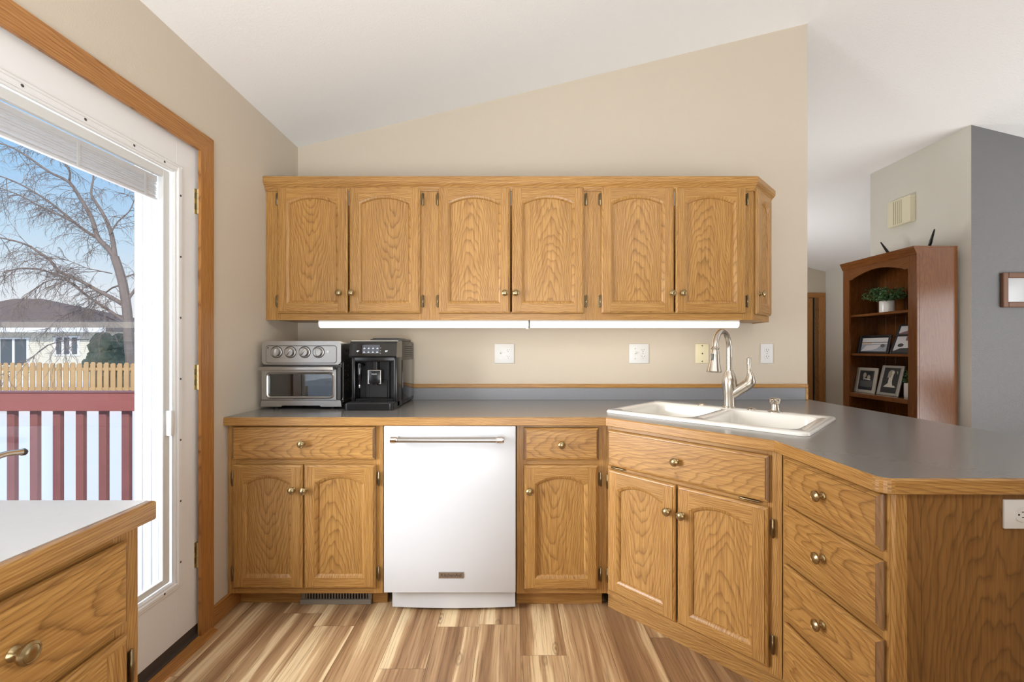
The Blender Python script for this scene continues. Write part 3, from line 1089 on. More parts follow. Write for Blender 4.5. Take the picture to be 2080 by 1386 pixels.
# ------------------------------------------------------------------ dishwasher
WY = 1.940
wa, wb = mx(779.5, WY), mx(1047.5, WY)
root = thing('dishwasher', 'white dishwasher with a steel bar handle', 'dishwasher', ((wa + wb) / 2, WY, 0))
mb = MB()
mb.box(wa, wb, WY, WY + 0.03, mz(1204.5, WY), mz(866.5, WY), 0.003, seg=2)
mb.build('door', WHITE_APP, root)
mb = MB()
mb.box(wa + 0.004, wb - 0.004, WY + 0.03, WB - 0.05, 0.10, 0.842)
mb.build('tub', DARKGREY, root)
mb = MB()
pts = []
n = 12
for i in range(n + 1):
    t = i / n
    pts.append((wa + 0.026 + (wb - wa - 0.028) * t, WY + 0.045 - 0.012 * math.sin(PI * t)))
mb.prism(pts + [(wb - 0.002, WY + 0.08), (wa + 0.026, WY + 0.08)], 0.018, mz(1204.5, WY) + 0.01, 'xy', 0)
mb.box(wa + 0.02, wb - 0.02, WY + 0.09, WY + 0.3, 0.0, 0.018)
mb.build('kick_plate', WHITE_APP, root)
mb = MB()
hz, hy = mz(894.5, WY - 0.045), WY - 0.045
ha, hb = mx(793, hy), mx(1024, hy)
mb.lathe([(0.0118, 0.0), (0.0118, hb - ha)], Matrix.Translation((ha, hy, hz)) @ Matrix.Rotation(PI / 2, 4, 'Y'), 24)
hd = mb.build('handle', STEEL, root)
for x, d in ((ha, 0.034), (hb - 0.034, 0.034)):
    mb = MB()
    mb.lathe([(0.0128, 0.0), (0.0148, 0.002), (0.0148, 0.027), (0.0130, 0.029), (0.0140, 0.031), (0.0125, 0.034)], Matrix.Translation((x, hy, hz)) @ Matrix.Rotation(PI / 2, 4, 'Y'), 24)
    mb.box(x + 0.006, x + 0.026, hy, WY + 0.001, hz - 0.008, hz + 0.010, 0.003, seg=2)
    mb.build('end_bracket', CHROME, hd)
mb = MB()
ba, bb = mx(891, WY), mx(942, WY)
zc = mz(1168.5, WY)
mb.box(ba, bb, WY - 0.003, WY, zc - 0.0145, zc + 0.0145, 0.001)
bd = mb.build('badge', STEEL, root)
text('lettering', 'KitchenAid', 0.0205, Matrix.Translation(((ba + bb) / 2, WY - 0.0032, zc)) @ FACE_Y, DARKGREY, bd)

# ------------------------------------------------------------------ sink cabinet across the corner
DG = Vector((0.680, -0.733)).normalized()
da = math.atan2(DG.y, DG.x)
Md = frame_at(0.428, 1.975, da)
DL = 0.699
root = thing('sink_cabinet', 'pale oak corner cabinet under the sink with false drawer and two doors', 'cabinet', (0.70, 1.75, 0), 'oak base cabinets')
gz0_, gz1_ = 0.082, CT - 0.039
face_frame(Md, root, 0.0, DL, gz0_, gz1_, [(0.0, 0.022), (0.655, DL)], [(gz0_, 0.118), (0.640, 0.680), (0.820, gz1_)])
mb = MB(Md)
mb.box(0.02, DL - 0.02, 0.02, 0.24, gz0_, gz0_ + 0.016, 0, 0)
mb.box(0.02, DL - 0.02, 0.24, 0.252, gz0_, 0.60, 0, 0)
mb.build('carcass', OAK, root)
dr = drawer_on(Md, root, 0.010, 0.664, 0.669, 0.831, 'false_drawer')
for x in (0.060, 0.600):
    mb = MB(Md)
    mb.box(x - 0.026, x + 0.026, -0.006, -0.0003, 0.660, 0.668, 0.001)
    mb.lathe([(0.002, -0.034), (0.0042, -0.029), (0.0042, 0.029), (0.002, 0.034)], Matrix.Translation((x, -0.009, 0.664)) @ Matrix.Rotation(PI / 2, 4, 'Y'), 12)
    mb.build('hinge', HINGE, dr)
door_on(Md, root, 0.010, 0.331, 0.108, 0.654, (0.303, 0.546), 0)
d2 = door_on(Md, root, 0.337, 0.662, 0.108, 0.654, (0.362, 0.546), 1, (0.19, 0.585))
for z in (0.17, 0.595):
    hinge(Md, 0.0025, z, d2, 0.5)
mb = MB(Md)
mb.box(-0.022, DL + 0.01, 0.036, 0.052, 0, 0.098, 0.001, 0)
mb.build('toe_kick', OAK, root)

# ------------------------------------------------------------------ peninsula drawers
PX = 0.905
PY0, PY1 = 1.045, 1.461
Mp = frame_at(PX, PY1, -PI / 2)             # local x runs towards the camera
PLN = PY1 - PY0
root = thing('drawer_cabinet', 'oak peninsula cabinet with a bank of four drawers', 'cabinet', (1.2, 1.25, 0), 'oak base cabinets')
dx0, dx1 = PY1 - 1.437, PY1 - 1.0545
rows = [(0.703, 0.842), (0.511, 0.679), (0.319, 0.487), (0.113, 0.295)]
face_frame(Mp, root, 0.0, PLN - 0.004, 0.082, gz1_, [(0.0, dx0 + 0.012), (dx1 - 0.012, PLN - 0.004)],
           [(0.082, rows[3][0] + 0.012)] + [(rows[i + 1][1] - 0.012, rows[i][0] + 0.012) for i in range(3)] + [(rows[0][1] - 0.010, gz1_)])
for z0, z1 in rows:
    drawer_on(Mp, root, dx0, dx1, z0, z1)
mb = MB(Mp)
mb.box(0.04, PLN, 0.07, 0.085, 0, 0.09, 0.001, 0)
mb.build('toe_kick', OAK, root)
mb = MB()
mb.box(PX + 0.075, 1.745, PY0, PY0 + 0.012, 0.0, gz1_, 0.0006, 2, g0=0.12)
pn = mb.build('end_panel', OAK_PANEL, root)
pn['label'] = 'darker oak veneer end panel'
mb = MB()
pts = [(PX + 0.001, PY0 + 0.030), (PX + 0.001, PY0 + 0.014), (PX + 0.005, PY0 + 0.004), (PX + 0.014, PY0), (PX + 0.040, PY0), (PX + 0.040, PY0 + 0.03)]
mb.prism(pts, 0.0, gz1_, 'xy', 2)
mb.build('corner_post', OAK, root)
mb = MB()
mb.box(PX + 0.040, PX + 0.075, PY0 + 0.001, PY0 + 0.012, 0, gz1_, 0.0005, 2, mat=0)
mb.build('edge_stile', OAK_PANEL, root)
mb = MB()
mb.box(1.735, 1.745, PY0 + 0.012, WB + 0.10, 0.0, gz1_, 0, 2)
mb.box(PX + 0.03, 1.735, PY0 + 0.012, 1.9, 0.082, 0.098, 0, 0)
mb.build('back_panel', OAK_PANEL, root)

# ------------------------------------------------------------------ countertop round the corner
cpath = [(WL + 0.001, 1.945), (0.415, 1.945), (0.872, 1.455)]
for k in range(7):
    a = PI + PI / 2 * k / 6
    cpath.append((0.872 + 0.030 + 0.030 * math.cos(a), 1.028 + 0.030 + 0.030 * math.sin(a)))
cpath += [(1.785, 1.028), (1.785, WB - 0.001)]
croot = thing('countertop', 'grey laminate countertop with oak edge, wrapping from the left wall round the peninsula', 'countertop', (0.2, 2.2, CT - 0.038))
ew = 0.019
prof = [(0, -0.038), (0, -0.001), (-0.0015, 0.0), (-ew, 0.0), (-ew, -0.038)]
prof = [(-0.0025, -0.038), (0, -0.0355), (0, -0.0045), (-0.0045, -0.0006), (-0.006, -0.0006), (-0.006, -0.0018), (-ew, -0.0018), (-ew, -0.038)]
mb = MB()
mb.sweep(cpath, prof, CT)
mb.build('oak_edge', OAK, croot)
# laminate sheet with the cut-out for the sink
def offset_path(path, d):
    P = [Vector(p) for p in path]
    out = []
    for i in range(len(P)):
        ns = []
        if i > 0:
            q = (P[i] - P[i - 1]).normalized()
            ns.append(Vector((q.y, -q.x)))
        if i < len(P) - 1:
            q = (P[i + 1] - P[i]).normalized()
            ns.append(Vector((q.y, -q.x)))
        m = sum(ns, Vector((0, 0))).normalized()
        out.append(P[i] + m / max(0.3, m.dot(ns[0])) * d)
    return [(p.x, p.y) for p in out]


SKX, SKY, SKA = 0.925, 1.998, -PI / 4
Ms = frame_at(SKX, SKY, SKA)
SL, SW = 0.416, 0.277                       # half length, half depth of the sink
hole = [tuple((Ms @ Vector((x, y, 0))).xy) for x, y in ((-SL + 0.03, -SW + 0.03), (SL - 0.03, -SW + 0.03), (SL - 0.03, SW - 0.03), (-SL + 0.03, SW - 0.03))]


def sheet(d, z0, z1):
    outer = offset_path(cpath, d) + [(WL + 0.001, WB - 0.001)]
    loops = [[Vector((p[0], p[1], 0)) for p in outer], [Vector((p[0], p[1], 0)) for p in hole]]
    tris = geometry.tessellate_polygon(loops)
    allp = outer + hole
    mb = MB()
    n = len(allp)
    vs = [(p[0], p[1], z1) for p in allp] + [(p[0], p[1], z0) for p in allp]
    fs = [tuple(t_) for t_ in tris] + [tuple(n + i for i in reversed(t_)) for t_ in tris]
    no = len(outer)
    fs += [(i, (i + 1) % no, n + (i + 1) % no, n + i) for i in range(no)]
    fs += [(no + i, no + (i + 1) % 4, n + no + (i + 1) % 4, n + no + i) for i in range(4)]
    mb.add(vs, fs, 0)
    return mb


sheet(-0.0062, CT - 0.0012, CT).build('laminate_top', LAM, croot)
sheet(-ew - 0.0005, CT - 0.030, CT - 0.0013).build('substrate', OAK_END, croot)
mb = MB()
bsx = mx(1632, WB)
mb.box(WL + 0.001, bsx, WB - 0.019, WB - 0.001, CT, mz(788, WB), 0.001)
mb.build('backsplash', LAMB, croot)
mb = MB()
zt = mz(780, WB)
mb.box(WL + 0.001, bsx + 0.016, WB - 0.022, WB - 0.001, mz(788, WB), zt, 0.003, 0)
mb.box(bsx, bsx + 0.016, WB - 0.022, WB - 0.001, CT, mz(788, WB), 0.002, 2)
mb.build('oak_cap', OAK, croot)

# ------------------------------------------------------------------ sink
root = thing('sink', 'white double-bowl drop-in sink set diagonally in the countertop', 'sink', (SKX, SKY, CT))
mb = MB(Ms)
rim = 0.013
o0 = rrect(-SL, SL, -SW, SW, 0.04, 6)
prof = [(0.0, 0.0005), (0.0, 0.006), (0.003, 0.0105), (0.008, rim)]
bowls = [rrect(-SL + 0.045, -0.016, -SW + 0.045, SW - 0.098, 0.055, 6), rrect(0.016, SL - 0.045, -SW + 0.045, SW - 0.098, 0.055, 6)]
m = len(o0)
vs, fs = [], []
for d, z in prof:
    vs += [(p[0], p[1], z) for p in (inset(o0, d) if d else o0)]
for i in range(len(prof) - 1):
    for k in range(m):
        k2 = (k + 1) % m
        fs.append((i * m + k, i * m + k2, (i + 1) * m + k2, (i + 1) * m + k))
base = (len(prof) - 1) * m
last = inset(o0, prof[-1][0])
loops = [[Vector((p[0], p[1], 0)) for p in last]] + [[Vector((p[0], p[1], 0)) for p in b_] for b_ in bowls]
tris = geometry.tessellate_polygon(loops)
for b_ in bowls:
    vs += [(p[0], p[1], rim) for p in b_]
fs += [tuple(base + i for i in t_) for t_ in tris]
off = base + m
for b_ in bowls:
    k0 = off
    q = len(b_)
    prev = k0
    for d, z in ((0.004, 0.010), (0.008, 0.002), (0.011, -0.05), (0.018, -0.13), (0.030, -0.162), (0.060, -0.174), (0.10, -0.176)):
        cur = len(vs)
        vs += [(p[0], p[1], z) for p in inset(b_, d)]
        for k in range(q):
            k2 = (k + 1) % q
            fs.append((prev + k, prev + k2, cur + k2, cur + k))
        prev = cur
    fs.append(tuple(prev + k for k in range(q)))
    off += q
T = Ms
vs = [(p[0], p[1], p[2] + CT) for p in vs]
mb.add(vs, fs, 0, smooth=True)
mb.build('basin', PORC, root, sharp=50)
for x in (-0.2, 0.2):
    mb = MB(Ms)
    mb.lathe([(0.042, 0), (0.044, 0.002), (0.034, 0.003), (0.020, 0.001)], Matrix.Translation((x, -0.026, CT - 0.1758)), 24)
    mb.build('drain', STEEL, root)


def on_deck(px, back):
    """Spot on the sink's rear deck, back = distance from the rear edge."""
    k = (px - CX) / F
    s = (SKX + SKY) + (SW - back) * math.sqrt(2)
    Y = s / (1 + k)
    return Vector((k * Y, Y, CT + rim))


fb = on_deck(1481, 0.048)
root = thing('faucet', 'brushed nickel pull-down faucet with a high arc and side lever', 'faucet', fb)
fw = Vector((-0.72, -0.69, 0)).normalized()
mb = MB()
mb.lathe([(0.031, 0), (0.031, 0.004), (0.027, 0.008), (0.026, 0.04), (0.029, 0.075), (0.034, 0.115), (0.034, 0.135), (0.027, 0.165), (0.019, 0.180), (0.018, 0.186)], Matrix.Translation(fb), 28)
mb.build('body', NICKEL, root)
mb = MB()
pts = [fb + Vector((0, 0, z)) for z in (0.18, 0.22, 0.26, 0.29)]
rr = 0.088
for k in range(1, 15):
    a = PI * k / 14 * 0.97
    pts.append(fb + fw * (rr * (1 - math.cos(a))) + Vector((0, 0, 0.29 + rr * math.sin(a))))
mb.tube(pts, [0.0135] * len(pts), 16)
tip = pts[-1]
mb.build('spout', NICKEL, root)
mb = MB()
dn = Vector((fw.x * 0.10, fw.y * 0.10, -1)).normalized()
T = Matrix.Translation(tip) @ dn.to_track_quat('Z', 'Y').to_matrix().to_4x4()
mb.lathe([(0.014, -0.004), (0.0185, 0.0), (0.0195, 0.004), (0.0165, 0.009), (0.019, 0.016), (0.021, 0.035), (0.025, 0.075), (0.032, 0.105), (0.0335, 0.112), (0.031, 0.116)], T, 28)
hd = mb.build('spray_head', NICKEL, root)
mb = MB()
T2 = T @ Matrix.Rotation(math.radians(0), 4, 'Z')
side = Vector((-0.75, -0.66, 0)).normalized()
bp = tip + dn * 0.045
mb.M = Matrix.Translation(bp + side * 0.0225) @ side.to_track_quat('Z', 'Y').to_matrix().to_4x4()
mb.box(-0.006, 0.006, -0.017, 0.017, -0.004, 0.0025, 0.002, seg=2)
mb.build('spray_button', DARKGREY, hd)
mb = MB()
hdir = Vector((0.86, -0.50, 0)).normalized()
p0 = fb + Vector((0, 0, 0.055))
p1 = fb + hdir * 0.075 + Vector((0, 0, 0.115))
mb.tube([p0, p0 * 0.6 + p1 * 0.4, p1], [0.020, 0.024, 0.026], 18)
mb.build('handle_socket', NICKEL, root)
mb = MB()
dirn = (p1 - p0).normalized()
a = p1 + dirn * 0.001
mb.tube([a, a + dirn * 0.012, a + dirn * 0.020 + Vector((0, 0, 0.006)), a + dirn * 0.022 + Vector((0, 0, 0.030)), a + dirn * 0.016 + Vector((0, 0, 0.062)),
         a + dirn * 0.013 + Vector((0, 0, 0.10)), a + dirn * 0.014 + Vector((0, 0, 0.122)), a + dirn * 0.015 + Vector((0, 0, 0.128))],
        [0.026, 0.027, 0.026, 0.017, 0.0095, 0.0095, 0.0115, 0.006], 18)
mb.build('lever', NICKEL, root)

p = on_deck(1574, 0.055)
root = thing('soap_dispenser', 'short brushed nickel soap pump on the sink deck, right of the faucet', 'soap dispenser', p)
mb = MB()
mb.lathe([(0.031, 0), (0.031, 0.003), (0.020, 0.009), (0.017, 0.020), (0.0165, 0.036)], Matrix.Translation(p), 24)
mb.build('base', NICKEL, root)
mb = MB()
mb.lathe([(0.0165, 0.036), (0.022, 0.040), (0.026, 0.052), (0.026, 0.060), (0.020, 0.064), (0.002, 0.065)], Matrix.Translation(p), 24)
q = Vector((-0.707, -0.707, 0))
mb.tube([p + Vector((0, 0, 0.053)), p + q * 0.03 + Vector((0, 0, 0.053)), p + q * 0.050 + Vector((0, 0, 0.048))], [0.008, 0.0065, 0.005], 10)
mb.build('pump_head', NICKEL, root)
for px, lab in ((1425, 'small nickel hole cover on the sink deck, left of the faucet'), (1527, 'small nickel hole cover on the sink deck, between faucet and soap pump')):
    p = on_deck(px, 0.05)
    mb = MB()
    mb.lathe([(0.022, 0), (0.022, 0.003), (0.016, 0.007), (0.008, 0.010), (0.001, 0.011)], Matrix.Translation(p), 20)
    o = mb.build('hole_cover', NICKEL, loc=p)
    tag(o, lab, 'hole cover', 'sink hole covers')

# ------------------------------------------------------------------ cabinet and counter in the left foreground
GX = -0.747
GE = 0.868
Mg = frame_at(GX, 0.0, PI / 2)              # local x = world y
root = thing('base_cabinet', 'oak cabinet in the left foreground under the pale countertop', 'cabinet', (-1.0, 0.4, 0), 'oak base cabinets')
face_frame(Mg, root, -0.06, GE, 0.082, gz1_, [(-0.06, 0.0), (0.400, 0.452), (0.815, GE)], [(0.082, 0.118), (0.638, 0.688), (0.815, gz1_)])
mb = MB()
mb.box(WL + 0.002, GX - 0.019, GE - 0.012, GE, 0.0, gz1_, 0.0005, 2)
mb.box(WL + 0.002, GX - 0.019, -0.05, -0.04, 0.0, gz1_, 0.0005, 2)
mb.box(WL + 0.002, GX - 0.019, -0.04, GE - 0.012, 0.082, 0.098, 0, 1)
mb.build('carcass', OAK, root)
drawer_on(Mg, root, 0.439, 0.831, 0.672, 0.829)
drawer_on(Mg, root, 0.000, 0.398, 0.672, 0.829)
door_on(Mg, root, 0.439, 0.831, 0.108, 0.652, (0.475, 0.56), 1, (0.16, 0.58))
door_on(Mg, root, 0.000, 0.398, 0.108, 0.652, (0.36, 0.56), 0)
mb = MB(Mg)
mb.box(-0.05, GE - 0.01, 0.06, 0.075, 0, 0.09, 0.001, 0)
mb.build('toe_kick', OAK, root)
root = thing('countertop', 'countertop with oak edge in the left foreground, pale with painted-in door glare', 'countertop', (-1.0, 0.4, CT - 0.038))
gp = [(WL + 0.001, 0.884)]
mb = MB()
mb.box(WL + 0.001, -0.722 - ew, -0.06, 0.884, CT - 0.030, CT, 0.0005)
mb.build('laminate_top', LAM_GLARE, root)
mb = MB()
mb.box(-0.722 - ew, -0.722, -0.06, 0.884, CT - 0.038, CT, 0.004, 1, seg=2)
mb.build('oak_edge', OAK, root)

# ------------------------------------------------------------------ switch plates and sockets
def receptacle(mb, M, cx, cz, s=1.0):
    """Two-slot face with ground hole; local x, z."""
    a = [(cx + 0.0165 * math.cos(t), cz + max(-0.0135, min(0.0135, 0.0175 * math.sin(t)))) for t in [2 * PI * k / 24 for k in range(24)]]
    mb.prism(a, -0.0085, -0.006, 'xz', mat=0)
    for dx, h in ((-0.0065, 0.0042), (0.0065, 0.0035)):
        mb.box(cx + dx - 0.001, cx + dx + 0.001, -0.0089, -0.0084, cz + 0.003 - h, cz + 0.003 + h, mat=1)
    mb.lathe([(0.0022, 0), (0.0022, 0.0006)], Matrix.Translation((cx, -0.0084, cz - 0.0078)) @ FACE_Y, 12, 1)


def plate(name, label, M, w_, h_, loc, mat, items, group=None):
    root = thing(name, label, 'wall plate', loc, group)
    mb = MB(M)
    mb.box(-w_ / 2, w_ / 2, -0.006, -0.0002, -h_ / 2, h_ / 2, 0.0022, seg=2)
    mb.build('plate', mat, root)
    for kind, cx in items:
        mb = MB(M)
        if kind == 'socket':
            receptacle(mb, M, cx, 0.0195)
            receptacle(mb, M, cx, -0.0195)
            mb.lathe([(0.003, 0), (0.0025, 0.001)], Matrix.Translation((cx, -0.006, 0)) @ FACE_Y, 12, 2)
            mb.build('socket', [mat, BLACKM, STEEL], root)
        if kind == 'switch':
            mb.box(cx - 0.0055, cx + 0.0055, -0.0075, -0.0055, -0.012, 0.012, 0.0005)
            mb.M = M @ Matrix.Translation((cx, -0.006, 0.002)) @ Matrix.Rotation(math.radians(-28), 4, 'X')
            mb.box(-0.0042, 0.0042, -0.012, 0.002, -0.0045, 0.0045, 0.001)
            mb.M = M
            for z in (0.030, -0.030):
                mb.lathe([(0.003, 0), (0.0025, 0.001)], Matrix.Translation((cx, -0.006, z)) @ FACE_Y, 12, 1)
            mb.build('switch', [mat, STEEL], root)
        if kind == 'jack':
            mb.lathe([(0.009, 0), (0.009, 0.002), (0.006, 0.0022)], Matrix.Translation((cx, -0.006, 0)) @ FACE_Y, 20, 0)
            mb.lathe([(0.0042, 0), (0.0042, 0.0005)], Matrix.Translation((cx, -0.0082, 0)) @ FACE_Y, 16, 1)
            mb.build('jack', [mat, BLACKM], root)
            for z in (0.047, -0.047):
                mb = MB(M)
                mb.lathe([(0.0038, 0), (0.0032, 0.0012)], Matrix.Translation((cx, -0.006, z)) @ FACE_Y, 12)
                mb.build('screw', STEEL_D, root)
    return root


pz = mz(718.5, WB)


def wall_frame(px):
    return Matrix.Translation((mx(px, WB), WB, pz))


for px, lab in ((1024.5, 'white switch and socket plate on the backsplash wall, nearer the coffee machine'),
                (1297.5, 'white switch and socket plate on the backsplash wall, nearer the faucet')):
    x = mx(px, WB)
    plate('switch_plate', lab, wall_frame(px), 0.117, 0.117, (x, WB, pz), WHITE_PL, [('switch', -0.023), ('socket', 0.023)], 'plates above the counter')
plate('phone_jack_plate', 'ivory jack plate on the wall behind the faucet', wall_frame(1425.5), 0.079, 0.117, (mx(1425.5, WB), WB, pz), IVORY, [('jack', 0)], 'plates above the counter')
plate('outlet_plate', 'white single outlet plate at the right end of the kitchen wall', wall_frame(1557), 0.072, 0.117, (mx(1557, WB), WB, pz), WHITE_PL, [('socket', 0)], 'plates above the counter')
oz = mz(1043.5, PY0)
ox = mx(2035, PY0) + 0.0585
plate('outlet_plate', 'white outlet plate turned sideways on the peninsula end panel', Matrix.Translation((ox, PY0, oz)) @ Matrix.Rotation(PI / 2, 4, 'Y'), 0.070, 0.117, (ox, PY0, oz), WHITE_PL, [('socket', 0)])

# ------------------------------------------------------------------ toaster oven
OY = 2.205
oa, ob = -1.268, -0.868
ow = ob - oa
root = thing('toaster_oven', 'stainless steel toaster oven with four dials and a glass door', 'toaster oven', ((oa + ob) / 2, 2.39, CT))
Mo = frame_at(oa, OY, 0)
zt = CT + 0.345
mb = MB(Mo)
mb.prism([(0.012, CT + 0.03), (0.004, CT + 0.06), (0.004, zt - 0.03), (0.03, zt - 0.004), (ow - 0.03, zt - 0.004), (ow - 0.004, zt - 0.03), (ow - 0.004, CT + 0.06), (ow - 0.012, CT + 0.03)], 0.012, 0.030, 'xz')
mb.box(0.004, ow - 0.004, 0.03, 0.375, CT + 0.03, CT + 0.042, 0.003)
mb.box(0.006, ow - 0.006, 0.03, 0.375, zt - 0.014, zt - 0.004, 0.004, seg=2)
mb.box(0.004, 0.012, 0.03, 0.375, CT + 0.04, zt - 0.010, 0.003)
mb.box(ow - 0.012, ow - 0.004, 0.03, 0.375, CT + 0.04, zt - 0.010, 0.003)
mb.box(0.012, ow - 0.012, 0.367, 0.375, CT + 0.04, zt - 0.010)
bd = mb.build('body', [STEEL], root)
# hollow behind the pane
mb = MB(Mo)
mb.box(0.014, ow - 0.014, 0.28, 0.285, CT + 0.045, CT + 0.20)
mb.build('cavity_back', STEEL_D, root)
mb = MB(Mo)
for i in range(9):
    z = CT + 0.085 + i * 0.026
    for yc in (0.06, 0.10):
        mb.box(ow - 0.0045, ow - 0.0035, yc, yc + 0.028, z, z + 0.009)
mb.build('side_vent', BLACKM, bd)
mb = MB(Mo)
for i in range(5):
    for yc in (0.15, 0.19, 0.23):
        mb.box(ow - 0.0045, ow - 0.0035, yc, yc + 0.028, CT + 0.19 + i * 0.026, CT + 0.199 + i * 0.026)
mb.build('side_vent', BLACKM, bd)
mb = MB(Mo)
zp0, zp1 = CT + 0.226, zt
mb.prism(rrect(0.0, ow, zp0, zp1, 0.020, 5), -0.006, 0.030, 'xz')
pp = rrect(0.024, ow - 0.024, zp0 + 0.010, zp1 - 0.026, 0.010, 4)
mb.prism(pp, -0.0095, -0.006, 'xz')
cp = mb.build('control_panel', STEEL, root)
mb = MB(Mo)
rg = [inset(pp, -0.0035), inset(pp, -0.0005)]
q = len(pp)
vs = [(p[0], -0.0064, p[1]) for p in rg[0]] + [(p[0], -0.0066, p[1]) for p in rg[1]] + [(p[0], -0.0058, p[1]) for p in rg[1]] + [(p[0], -0.0058, p[1]) for p in rg[0]]
mb.add(vs, [(a * q + i, a * q + (i + 1) % q, ((a + 1) % 4) * q + (i + 1) % q, ((a + 1) % 4) * q + i) for a in range(4) for i in range(q)], 0)
mb.build('panel_trim', STEEL_D, cp)
for i, px in enumerate((564, 592, 621, 649)):
    x = mx(px, OY) - oa
    z = mz(715.5, OY)
    mb = MB(Mo)
    T = Matrix.Translation((x, -0.0095, z)) @ FACE_Y
    mb.lathe([(0.026, 0), (0.026, 0.002), (0.0225, 0.003), (0.022, 0.016), (0.0195, 0.020), (0.001, 0.0205)], T, 28)
    mb.M = Mo @ T @ Matrix.Rotation(math.radians((78, 55, 55, 92)[i]), 4, 'Z')
    mb.box(-0.0185, 0.0185, -0.0035, 0.0035, 0.018, 0.027, 0.0015, seg=2)
    mb.build('dial', STEEL, root)
    mb = MB(Mo)
    mb.lathe([(0.0305, 0), (0.0305, 0.0016), (0.0265, 0.0018)], T, 28)
    mb.build('dial_ring', STEEL_D, cp)
mb = MB(Mo)
x = mx(667, OY) - oa
z = mz(715.5, OY)
mb.lathe([(0.009, 0), (0.009, 0.003), (0.006, 0.005)], Matrix.Translation((x, -0.0095, z)) @ FACE_Y, 16, 0)
mb.build('light_button', WHITE_PL, root)
mb = MB(Mo)
mb.lathe([(0.003, 0), (0.003, 0.001)], Matrix.Translation((mx(546.5, OY) - oa, -0.0095, mz(707, OY))) @ FACE_Y, 10, 0)
mb.build('indicator_lamp', BLACKM, cp)
# door
mb = MB(Mo)
dzb, dzt = CT + 0.050, CT + 0.200
mb.box(0.006, ow - 0.006, 0.004, 0.014, CT + 0.030, zp0, 0.002, mat=1)
wx0, wx1, wz0, wz1 = 0.036, ow - 0.042, CT + 0.066, CT + 0.178
fr = rrect(wx0, wx1, wz0, wz1, 0.012, 4)
outl = [(0.003, dzb), (ow - 0.022, dzb), (ow - 0.022, dzt), (0.003, dzt)]
loops = [[Vector((p[0], p[1], 0)) for p in outl], [Vector((p[0], p[1], 0)) for p in fr]]
tris = geometry.tessellate_polygon(loops)
pts = outl + fr
n = len(pts)
vs = [(p[0], -0.012, p[1]) for p in pts] + [(p[0], 0.004, p[1]) for p in pts]
fs = [tuple(t_) for t_ in tris] + [tuple(n + i for i in reversed(t_)) for t_ in tris]
fs += [(i, (i + 1) % 4, n + (i + 1) % 4, n + i) for i in range(4)]
q = len(fr)
fs += [(4 + i, 4 + (i + 1) % q, n + 4 + (i + 1) % q, n + 4 + i) for i in range(q)]
mb2 = MB(Mo)
mb2.add(vs, fs, 0)
i1, i2 = inset(fr, -0.012), inset(fr, -0.006)
vs = [(p[0], -0.012, p[1]) for p in i1] + [(p[0], -0.016, p[1]) for p in i2] + [(p[0], -0.0125, p[1]) for p in fr]
fs = [(a * q + i, a * q + (i + 1) % q, (a + 1) * q + (i + 1) % q, (a + 1) * q + i) for a in range(2) for i in range(q)]
mb2.add(vs, fs, 0)
od = mb2.build('door', STEEL, root)
mb = MB(Mo)
mb.box(ow - 0.0215, ow - 0.002, -0.008, 0.014, CT + 0.046, CT + 0.215, 0.003)
mb.box(0.002, ow - 0.002, 0.001, 0.010, CT + 0.2045, CT + 0.226, 0.002)
mb.build('side_trim', STEEL_D, root)
mb = MB(Mo)
mb.box(wx0 - 0.004, wx1 + 0.004, -0.004, -0.001, wz0 - 0.004, wz1 + 0.004)
mb.build('door_glass', OVENGLASS, od)
mb = MB(Mo)
hz = CT + 0.206
mb.box(0.002, ow - 0.028, -0.040, -0.028, hz - 0.011, hz + 0.011, 0.004, seg=2)
for x in (0.008, ow - 0.042):
    mb.box(x, x + 0.012, -0.030, -0.008, hz - 0.010, hz + 0.004, 0.002)
mb.build('door_handle', STEEL, od)
text('lettering', 'Cuisinart', 0.0165, Mo @ Matrix.Translation((0.19, -0.0124, CT + 0.057)) @ FACE_Y, STEEL_D, od)
mb = MB(Mo)
for z in (CT + 0.10, CT + 0.135):
    for i in range(13):
        x = 0.03 + (ow - 0.06) * i / 12
        mb.tube([(x, 0.025, z), (x, 0.27, z)], 0.0016, 6)
    mb.tube([(0.02, 0.03, z), (ow - 0.02, 0.03, z)], 0.0025, 6)
    mb.tube([(0.02, 0.26, z), (ow - 0.02, 0.26, z)], 0.0025, 6)
mb.build('wire_rack', CHROME, root)
mb = MB(Mo)
mb.prism([(-0.004, CT + 0.014), (0.10, CT + 0.014), (0.105, CT + 0.020), (ow - 0.105, CT + 0.020), (ow - 0.10, CT + 0.014), (ow + 0.004, CT + 0.014), (ow, CT + 0.046), (0.0, CT + 0.046)], -0.010, 0.016, 'xz')
mb.build('base_trim', STEEL, root)
for x in (0.055, ow - 0.055):
    for y in (0.03, 0.33):
        mb = MB(Mo)
        mb.lathe([(0.013, 0.0), (0.017, 0.034)], Matrix.Translation((x, y, CT)), 16)
        mb.build('foot', BLACK, root)

